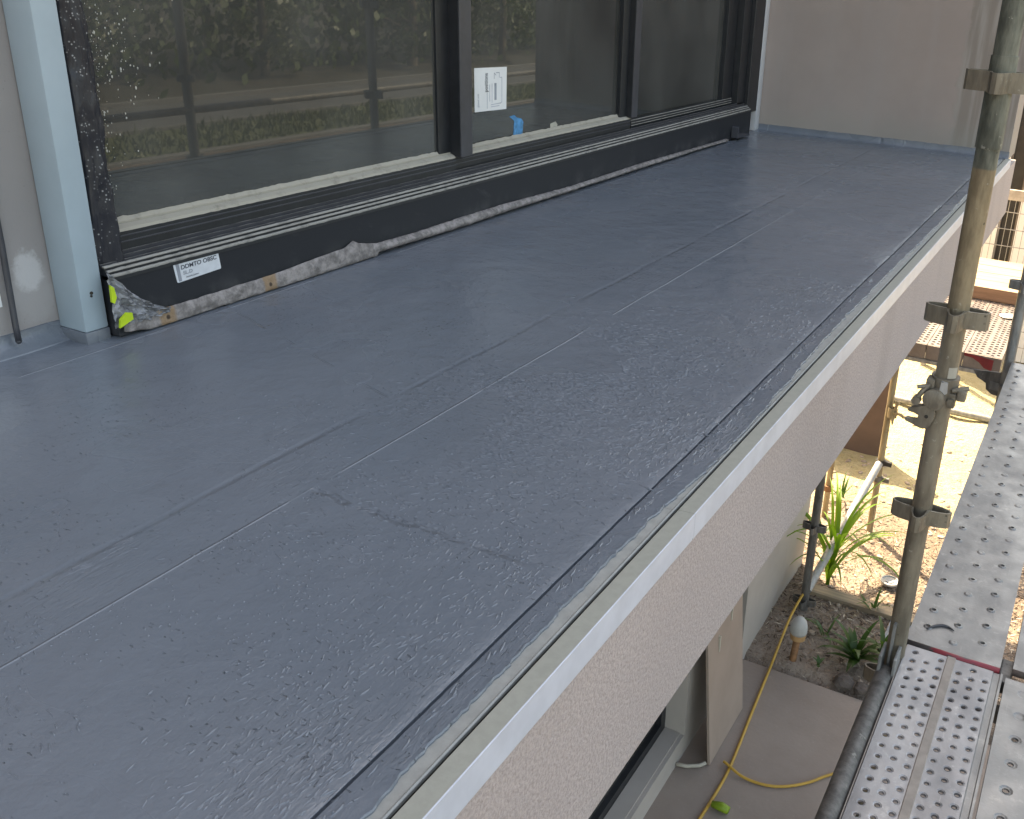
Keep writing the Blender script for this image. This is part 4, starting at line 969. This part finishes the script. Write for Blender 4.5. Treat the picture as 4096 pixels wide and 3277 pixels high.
# ------------------------------------------------------------------ at the foot of the building
o = empty('leaning_board', (-1.15, 3.6, GZ), 'pinkish brown fibre board leaning against the lower wall', 'board')
bm = newbm(); a = Vector((-1.112, 0, GZ+0.004)); b = Vector((-1.235, 0, -1.30)); d = (b-a).normalized(); n_ = Vector((d.z, 0, -d.x))*0.012
if n_.x < 0: n_ = -n_
prism(bm, [(a.x, a.z), (a.x+n_.x, a.z+n_.z), (b.x+n_.x, b.z+n_.z), (b.x, b.z)], 'y', 3.395, 3.835)
off(obj('sheet', bm, MAT_FIBRE, o), o)
for yy, z0 in ((3.52, -2.02), (3.68, -1.95)):
    t = (z0-a.z)/(b.z-a.z); c = a+(b-a)*t
    bm = newbm(); p0 = c+n_*1.02; p1 = p0+d*0.085; box(bm, (min(p0.x, p1.x)-0.001, yy, p0.z), (max(p0.x, p1.x)+0.0025, yy+0.010, p1.z)); off(obj('paint_dab', bm, MAT_CREAM, o), o)
bm = newbm(); tube(bm, [(-1.238, 3.315, GZ+0.016), (-1.19, 3.332, GZ+0.012), (-1.14, 3.365, GZ+0.012), (-1.118, 3.388, GZ+0.02)], 0.009, 10); tag(obj('conduit_stub', bm, MAT_CREAM, smooth=True), 'short cream conduit stub on the concrete at the foot of the leaning board', 'conduit')
V = empty('vent_pipe', (-0.995, 4.3, GZ), 'rusty vent pipe with a white domed cap beside the yellow cable', 'pipe')
bm = newbm(); tube(bm, [(-0.995, 4.31, GZ-0.1), (-0.992, 4.36, -2.435)], 0.020, 14); off(obj('pipe', bm, MAT_RUST, V, smooth=True), V)
bm = newbm(); lathe(bm, [(0.024, 0), (0.042, 0.010), (0.044, 0.040), (0.036, 0.050)], (-0.992, 4.37, -2.452), 18); off(obj('collar', bm, MAT_CLAY, V, auto=True), V)
bm = newbm(); lathe(bm, [(0.044, 0), (0.047, 0.012), (0.046, 0.045), (0.038, 0.075), (0.022, 0.095), (0.006, 0.102)], (-0.992, 4.37, -2.408), 20); off(obj('cap', bm, MAT_WHITE, V, smooth=True), V)
def cable(pts, r, lab, mat=MAT_CABLE, nm='cable', grp=None):
    cu = bpy.data.curves.new('c', 'CURVE'); cu.dimensions = '3D'; sp = cu.splines.new('NURBS'); sp.points.add(len(pts)-1)
    for q, p in zip(sp.points, pts): q.co = (*p, 1)
    sp.order_u = 3; sp.use_endpoint_u = True; cu.bevel_depth = r; cu.bevel_resolution = 3; cu.resolution_u = 10; cu.use_fill_caps = True
    to = bpy.data.objects.new('tmp', cu); COL.objects.link(to)
    me = bpy.data.meshes.new_from_object(to.evaluated_get(bpy.context.evaluated_depsgraph_get())); bpy.data.objects.remove(to)
    return tag(link(nm, me, None, mat, True), lab, 'cable', grp)
cable([(-1.080, 4.83, -2.425), (-1.090, 4.74, -2.44), (-1.105, 4.6, -2.50), (-1.098, 4.45, GZ+0.035), (-1.078, 4.2, GZ+0.012), (-1.045, 3.8, GZ+0.008), (-1.008, 3.42, GZ+0.008), (-1.010, 3.25, GZ+0.008), (-1.02, 3.05, GZ+0.008), (-1.06, 2.6, GZ+0.008)], 0.0075, 'long yellow cable running from the brace tube across the concrete')
cable([(-1.046, 3.437, GZ+0.02), (-1.005, 3.415, GZ+0.024), (-0.93, 3.395, GZ+0.008), (-0.79, 3.410, GZ+0.008), (-0.66, 3.51, GZ+0.008), (-0.58, 3.63, GZ+0.008), (-0.45, 3.75, GZ+0.008)], 0.0065, 'short yellow cable curving over the concrete under the long one')
bm = newbm(); tube(bm, [(-1.0, 3.172, GZ+0.022), (-0.955, 3.176, GZ+0.024), (-0.92, 3.172, GZ+0.022)], 0.020, 10, radii=[0.014, 0.021, 0.017]); tag(obj('green_stalk', bm, leafm('green_stalk', (0.24, 0.36, 0.03), 0.2), smooth=True), 'bright green cut stalk lying beside the yellow cable', 'stalk')
SP = empty('sole_board', (-0.85, 5.0, GZ), 'weathered timber sole board lying on the earth beside the dark short post', 'timber board')
bm = newbm(); box(bm, (-1.10, 4.955, GZ+0.0), (-0.45, 5.045, GZ+0.045), 0.004); off(obj('plank', bm, MAT_SOLE, SP), SP)
L_ = empty('can_lid', (-0.69, 5.32, GZ), 'round white can lid with a grey centre on the earth beside the nearest post', 'lid')
bm = newbm(); lathe(bm, [(0.052, 0), (0.056, 0.004), (0.056, 0.016), (0.048, 0.018), (0.046, 0.010), (0.02, 0.008)], (-0.69, 5.32, GZ+0.03), 22); off(obj('rim', bm, MAT_WHITE, L_, auto=True), L_)
bm = newbm(); tube(bm, [(-0.69, 5.32, GZ+0.038), (-0.69, 5.32, GZ+0.043)], 0.026, 16); off(obj('centre', bm, MAT_SLATE, L_), L_)
bm = newbm(); box(bm, (-0.60, 4.72, GZ), (-0.38, 5.05, GZ+0.02), 0.003); tag(obj('grey_offcut', bm, MAT_SLATE), 'flat blue grey sheet offcut on the earth under the deck', 'offcut')
for x, y, s_, lab in ((-0.70, 4.28, 0.055, 'dark broken stone at the edge of the concrete apron'), (-0.60, 4.27, 0.045, 'smaller dark broken stone beside the larger one at the apron edge')):
    bm = newbm(); bmesh.ops.create_icosphere(bm, subdivisions=2, radius=s_)
    for v_ in bm.verts: v_.co *= 1+0.35*nz(v_.co.x*30, v_.co.y*30, v_.co.z*30+x*9); v_.co.z *= 0.7
    o = obj('stone', bm, MAT_STONE); o.location = (x, y, GZ+0.02); tag(o, lab, 'stone', 'stones at the apron edge')

# plants
def blade(bm, base, az, L, w, lift, droop, n=9, fold=0.25):
    d = Vector((math.cos(az), math.sin(az), 0)); s_ = Vector((-d.y, d.x, 0)); p = Vector(base); e = lift; rows = []
    for i in range(n+1):
        t = i/n; ww = w*(math.sin(PI*min(1, t*0.92+0.08))**0.7)*(1-t*0.55)
        rows.append([bm.verts.new(p+s_*ww+Vector((0, 0, ww*fold))), bm.verts.new(p), bm.verts.new(p-s_*ww+Vector((0, 0, ww*fold)))])
        p = p+(d*math.cos(e)+Vector((0, 0, math.sin(e))))*(L/n); e -= droop/n*(0.4+1.3*t)
    for i in range(n):
        for k in range(2): bm.faces.new((rows[i][k], rows[i][k+1], rows[i+1][k+1], rows[i+1][k]))
MZ = empty('maize_plant', (-1.03, 5.13, GZ), 'bright green maize plant growing from sunlit earth behind the brace tube', 'plant')
rr = random.Random(3)
bm = newbm(); tube(bm, [(-1.03, 5.13, GZ-0.05), (-1.025, 5.14, GZ+0.14), (-1.01, 5.16, GZ+0.30)], 0.012, 8, radii=[0.013, 0.010, 0.004]); off(obj('stem', bm, MAT_MAIZE, MZ, smooth=True), MZ)
for i in range(30):
    bm = newbm(); t = i/29
    az = i*2.4+rr.uniform(-.3, .3); h = 0.01+0.24*t
    blade(bm, (-1.03+0.02*t, 5.13+0.03*t, GZ+h), az, rr.uniform(0.40, 0.74), rr.uniform(0.011, 0.018), rr.uniform(0.9, 1.42), rr.uniform(1.0, 2.4))
    off(obj('leaf', bm, MAT_MAIZE, MZ, smooth=True), MZ)
def weed(x, y, n, L, w, lab, mat=MAT_WEED, seed=1, nm='weed'):
    q = random.Random(seed); p = empty(nm, (x, y, GZ), lab, 'weed', 'weeds in the earth bed')
    for i in range(n):
        bm = newbm(); blade(bm, (x+q.uniform(-.02, .02), y+q.uniform(-.02, .02), GZ+0.02), q.uniform(0, 6.28), L*q.uniform(0.6, 1.1), w*q.uniform(0.7, 1.2), q.uniform(0.4, 1.3), q.uniform(0.8, 2.0), 6, 0.1)
        off(obj('leaf', bm, mat, p, smooth=True), p)
weed(-0.69, 4.50, 26, 0.25, 0.024, 'leafy dark green weed beside the foot of the nearest post', seed=2)
weed(-0.57, 4.62, 18, 0.28, 0.018, 'taller weed half hidden behind the nearest post', seed=5)
weed(-0.72, 4.98, 8, 0.16, 0.012, 'small weed growing over the end of the sole board', seed=3)
weed(-0.90, 4.62, 6, 0.20, 0.010, 'thin creeping weed on the bare earth right of the vent pipe', seed=4)
weed(-0.86, 4.33, 4, 0.09, 0.012, 'tiny pale weed at the edge of the concrete apron', seed=6)
weed(-1.22, 5.62, 14, 0.20, 0.014, 'low weed at the corner of the lower wall in the sun', seed=8)
weed(-1.24, 6.25, 12, 0.30, 0.012, 'straggly weed on the bright sand behind the rusty stake', seed=9)
# mulch and dry leaf litter: nobody could count it
bm = newbm(); q = random.Random(11)
for i in range(5200):
    x = q.uniform(-1.3, 0.3); y = q.triangular(4.22, 6.6, 4.9)
    L = q.uniform(0.012, 0.05); w = q.uniform(0.003, 0.009); a = q.uniform(0, PI); z = gh(x, y)+q.uniform(0.002, 0.014)
    d = Vector((math.cos(a), math.sin(a), q.uniform(-.25, .25)))*L/2; s_ = Vector((-math.sin(a), math.cos(a), q.uniform(-.6, .6)))*w/2; c = Vector((x, y, z))
    vv = [bm.verts.new(c+k) for k in (d+s_*0.4, s_, -d*0.9+s_*0.3, -d-s_*0.3, -s_, d-s_*0.2)]
    f = bm.faces.new(vv); f.material_index = q.choice((0, 0, 0, 1, 1, 2))
o = obj('dry_litter', bm, [simple('litter_dark', (0.085, 0.055, 0.04), 0.9), simple('litter_mid', (0.28, 0.20, 0.14), 0.9), simple('litter_pale', (0.50, 0.42, 0.33), 0.9)]); tag(o, 'dry leaf litter and wood chips strewn over the earth', 'litter', kind='stuff')
bm = newbm()
for i in range(420):
    x = q.uniform(-1.4, 0.4); y = q.uniform(4.3, 8.0); r = q.uniform(0.006, 0.022)
    bmesh.ops.create_icosphere(bm, subdivisions=1, radius=r, matrix=Matrix.Translation((x, y, gh(x, y)+r*0.2)) @ Matrix.Rotation(q.uniform(0, 6), 4, 'Z') @ Matrix.Diagonal((1.3, 0.9, 0.6, 1)))
tag(obj('gravel', bm, simple('pebble', (0.36, 0.29, 0.235), 0.9, 0, 0.4, 7)), 'pebbles and clods scattered over the earth', 'gravel', kind='stuff')

# ------------------------------------------------------------------ across the road: trees, hedge and grass mirrored in the glass
def tree_meshes(seed):
    q = random.Random(seed); bt, bc = newbm(), newbm()
    hgt = q.uniform(5.0, 7.5)
    tube(bt, [(0, 0, -0.2), (0.08, 0.03, hgt*0.25), (0.02, 0.1, hgt*0.55), (0.1, 0.05, hgt*0.85)], 0.1, 10, radii=[0.17, 0.13, 0.09, 0.03])
    for i in range(9):
        a = q.uniform(0, 6.28); z = q.uniform(0.9, hgt*0.7); L = q.uniform(0.9, 1.9)
        tube(bt, [(0.05, 0.05, z), (math.cos(a)*L*0.5, math.sin(a)*L*0.5, z+0.35), (math.cos(a)*L, math.sin(a)*L, z+q.uniform(0.3, 1.0))], 0.03, 6, radii=[0.05, 0.03, 0.012])
    cl = []
    for i in range(46):
        t = q.random(); z = 0.55+(hgt-0.3)*t; R_ = (0.55+1.55*math.sin(PI*min(1, 0.18+t*0.8)))*q.uniform(0.35, 1.0); a = q.uniform(0, 6.28)
        cl.append((math.cos(a)*R_, math.sin(a)*R_, z, q.uniform(0.28, 0.62)))
    for cx, cy, cz, cr in cl:
        for j in range(62):
            v = Vector((q.gauss(0, 1), q.gauss(0, 1), q.gauss(0, 1))).normalized()*cr*q.uniform(0.5, 1.0)
            c = Vector((cx, cy, cz))+v; n = (v.normalized()+Vector((q.gauss(0, .6), q.gauss(0, .6), q.gauss(0, .6)))).normalized()
            u = n.orthogonal().normalized(); w = n.cross(u); s_ = q.uniform(0.05, 0.11)
            vv = [bc.verts.new(c+k) for k in (u*s_*1.5, w*s_*0.6, -u*s_*1.2, -w*s_*0.6)]; bc.faces.new(vv)
    return bt, bc
protos = []
for sd_, mat in ((21, MAT_LEAF), (22, MAT_LEAF2), (23, MAT_LEAF)):
    bt, bc = tree_meshes(sd_)
    mt = bpy.data.meshes.new('trunk'); bt.to_mesh(mt); bt.free(); mt.materials.append(MAT_BARK)
    mc = bpy.data.meshes.new('crown'); bc.to_mesh(mc); bc.free(); mc.materials.append(mat)
    protos.append((mt, mc))
q = random.Random(31)
LABS = ['bushy dark tree across the road', 'loose pale leaved tree across the road', 'broad dark tree behind the others across the road']
for i in range(26):
    k = i % 3; y = -2+i*3.4+q.uniform(-1.2, 1.2); x = 17.9+q.uniform(0, 2.2)+(0 if i % 2 else 5.5)
    t = empty('tree', (x, y, GZ-0.02), LABS[k]+', mirrored in the window', 'tree', 'trees across the road')
    t.rotation_euler.z = q.uniform(0, 6.28); s_ = q.uniform(0.8, 1.25); t.scale = (s_, s_, s_)
    tr = bpy.data.objects.new('trunk', protos[k][0]); COL.objects.link(tr); tr.parent = t
    cr = bpy.data.objects.new('crown', protos[k][1]); COL.objects.link(cr); cr.parent = t
bm = newbm()
for i in range(17000):
    y = q.uniform(2, 75); x = 21.5+q.gauss(0, 1.3)+1.2*nz(y*0.3, 1.0); z = GZ+(3.6+1.2*nz(y*0.25, 4.0))*q.random()**0.8; s_ = q.uniform(0.10, 0.26)
    n = Vector((q.gauss(-1, .8), q.gauss(0, .8), q.gauss(0.3, .8))).normalized(); u = n.orthogonal().normalized(); w = n.cross(u); c = Vector((x, y, z))
    bm.faces.new([bm.verts.new(c+k) for k in (u*s_, w*s_*0.5, -u*s_, -w*s_*0.5)])
tag(obj('hedge', bm, MAT_LEAF), 'dense green hedge behind the trees across the road', 'hedge', kind='stuff')
bm = newbm()
for i in range(9000):
    x = q.uniform(11.2, 13.55); y = q.uniform(4, 45); h = q.uniform(0.06, 0.30)*(0.5+0.9*abs(nz(x*0.9, y*0.5))); a = q.uniform(0, 6.28)
    d = Vector((math.cos(a), math.sin(a), 0))*0.02
    b0 = Vector((x, y, GZ-0.05)); bm.faces.new([bm.verts.new(k) for k in (b0-d*1.6, b0+d*1.6, b0+Vector((d.y*3, d.x*3, h)))])
tag(obj('grass', bm, MAT_GRASS), 'rough green grass on the verge by the road', 'grass', kind='stuff')
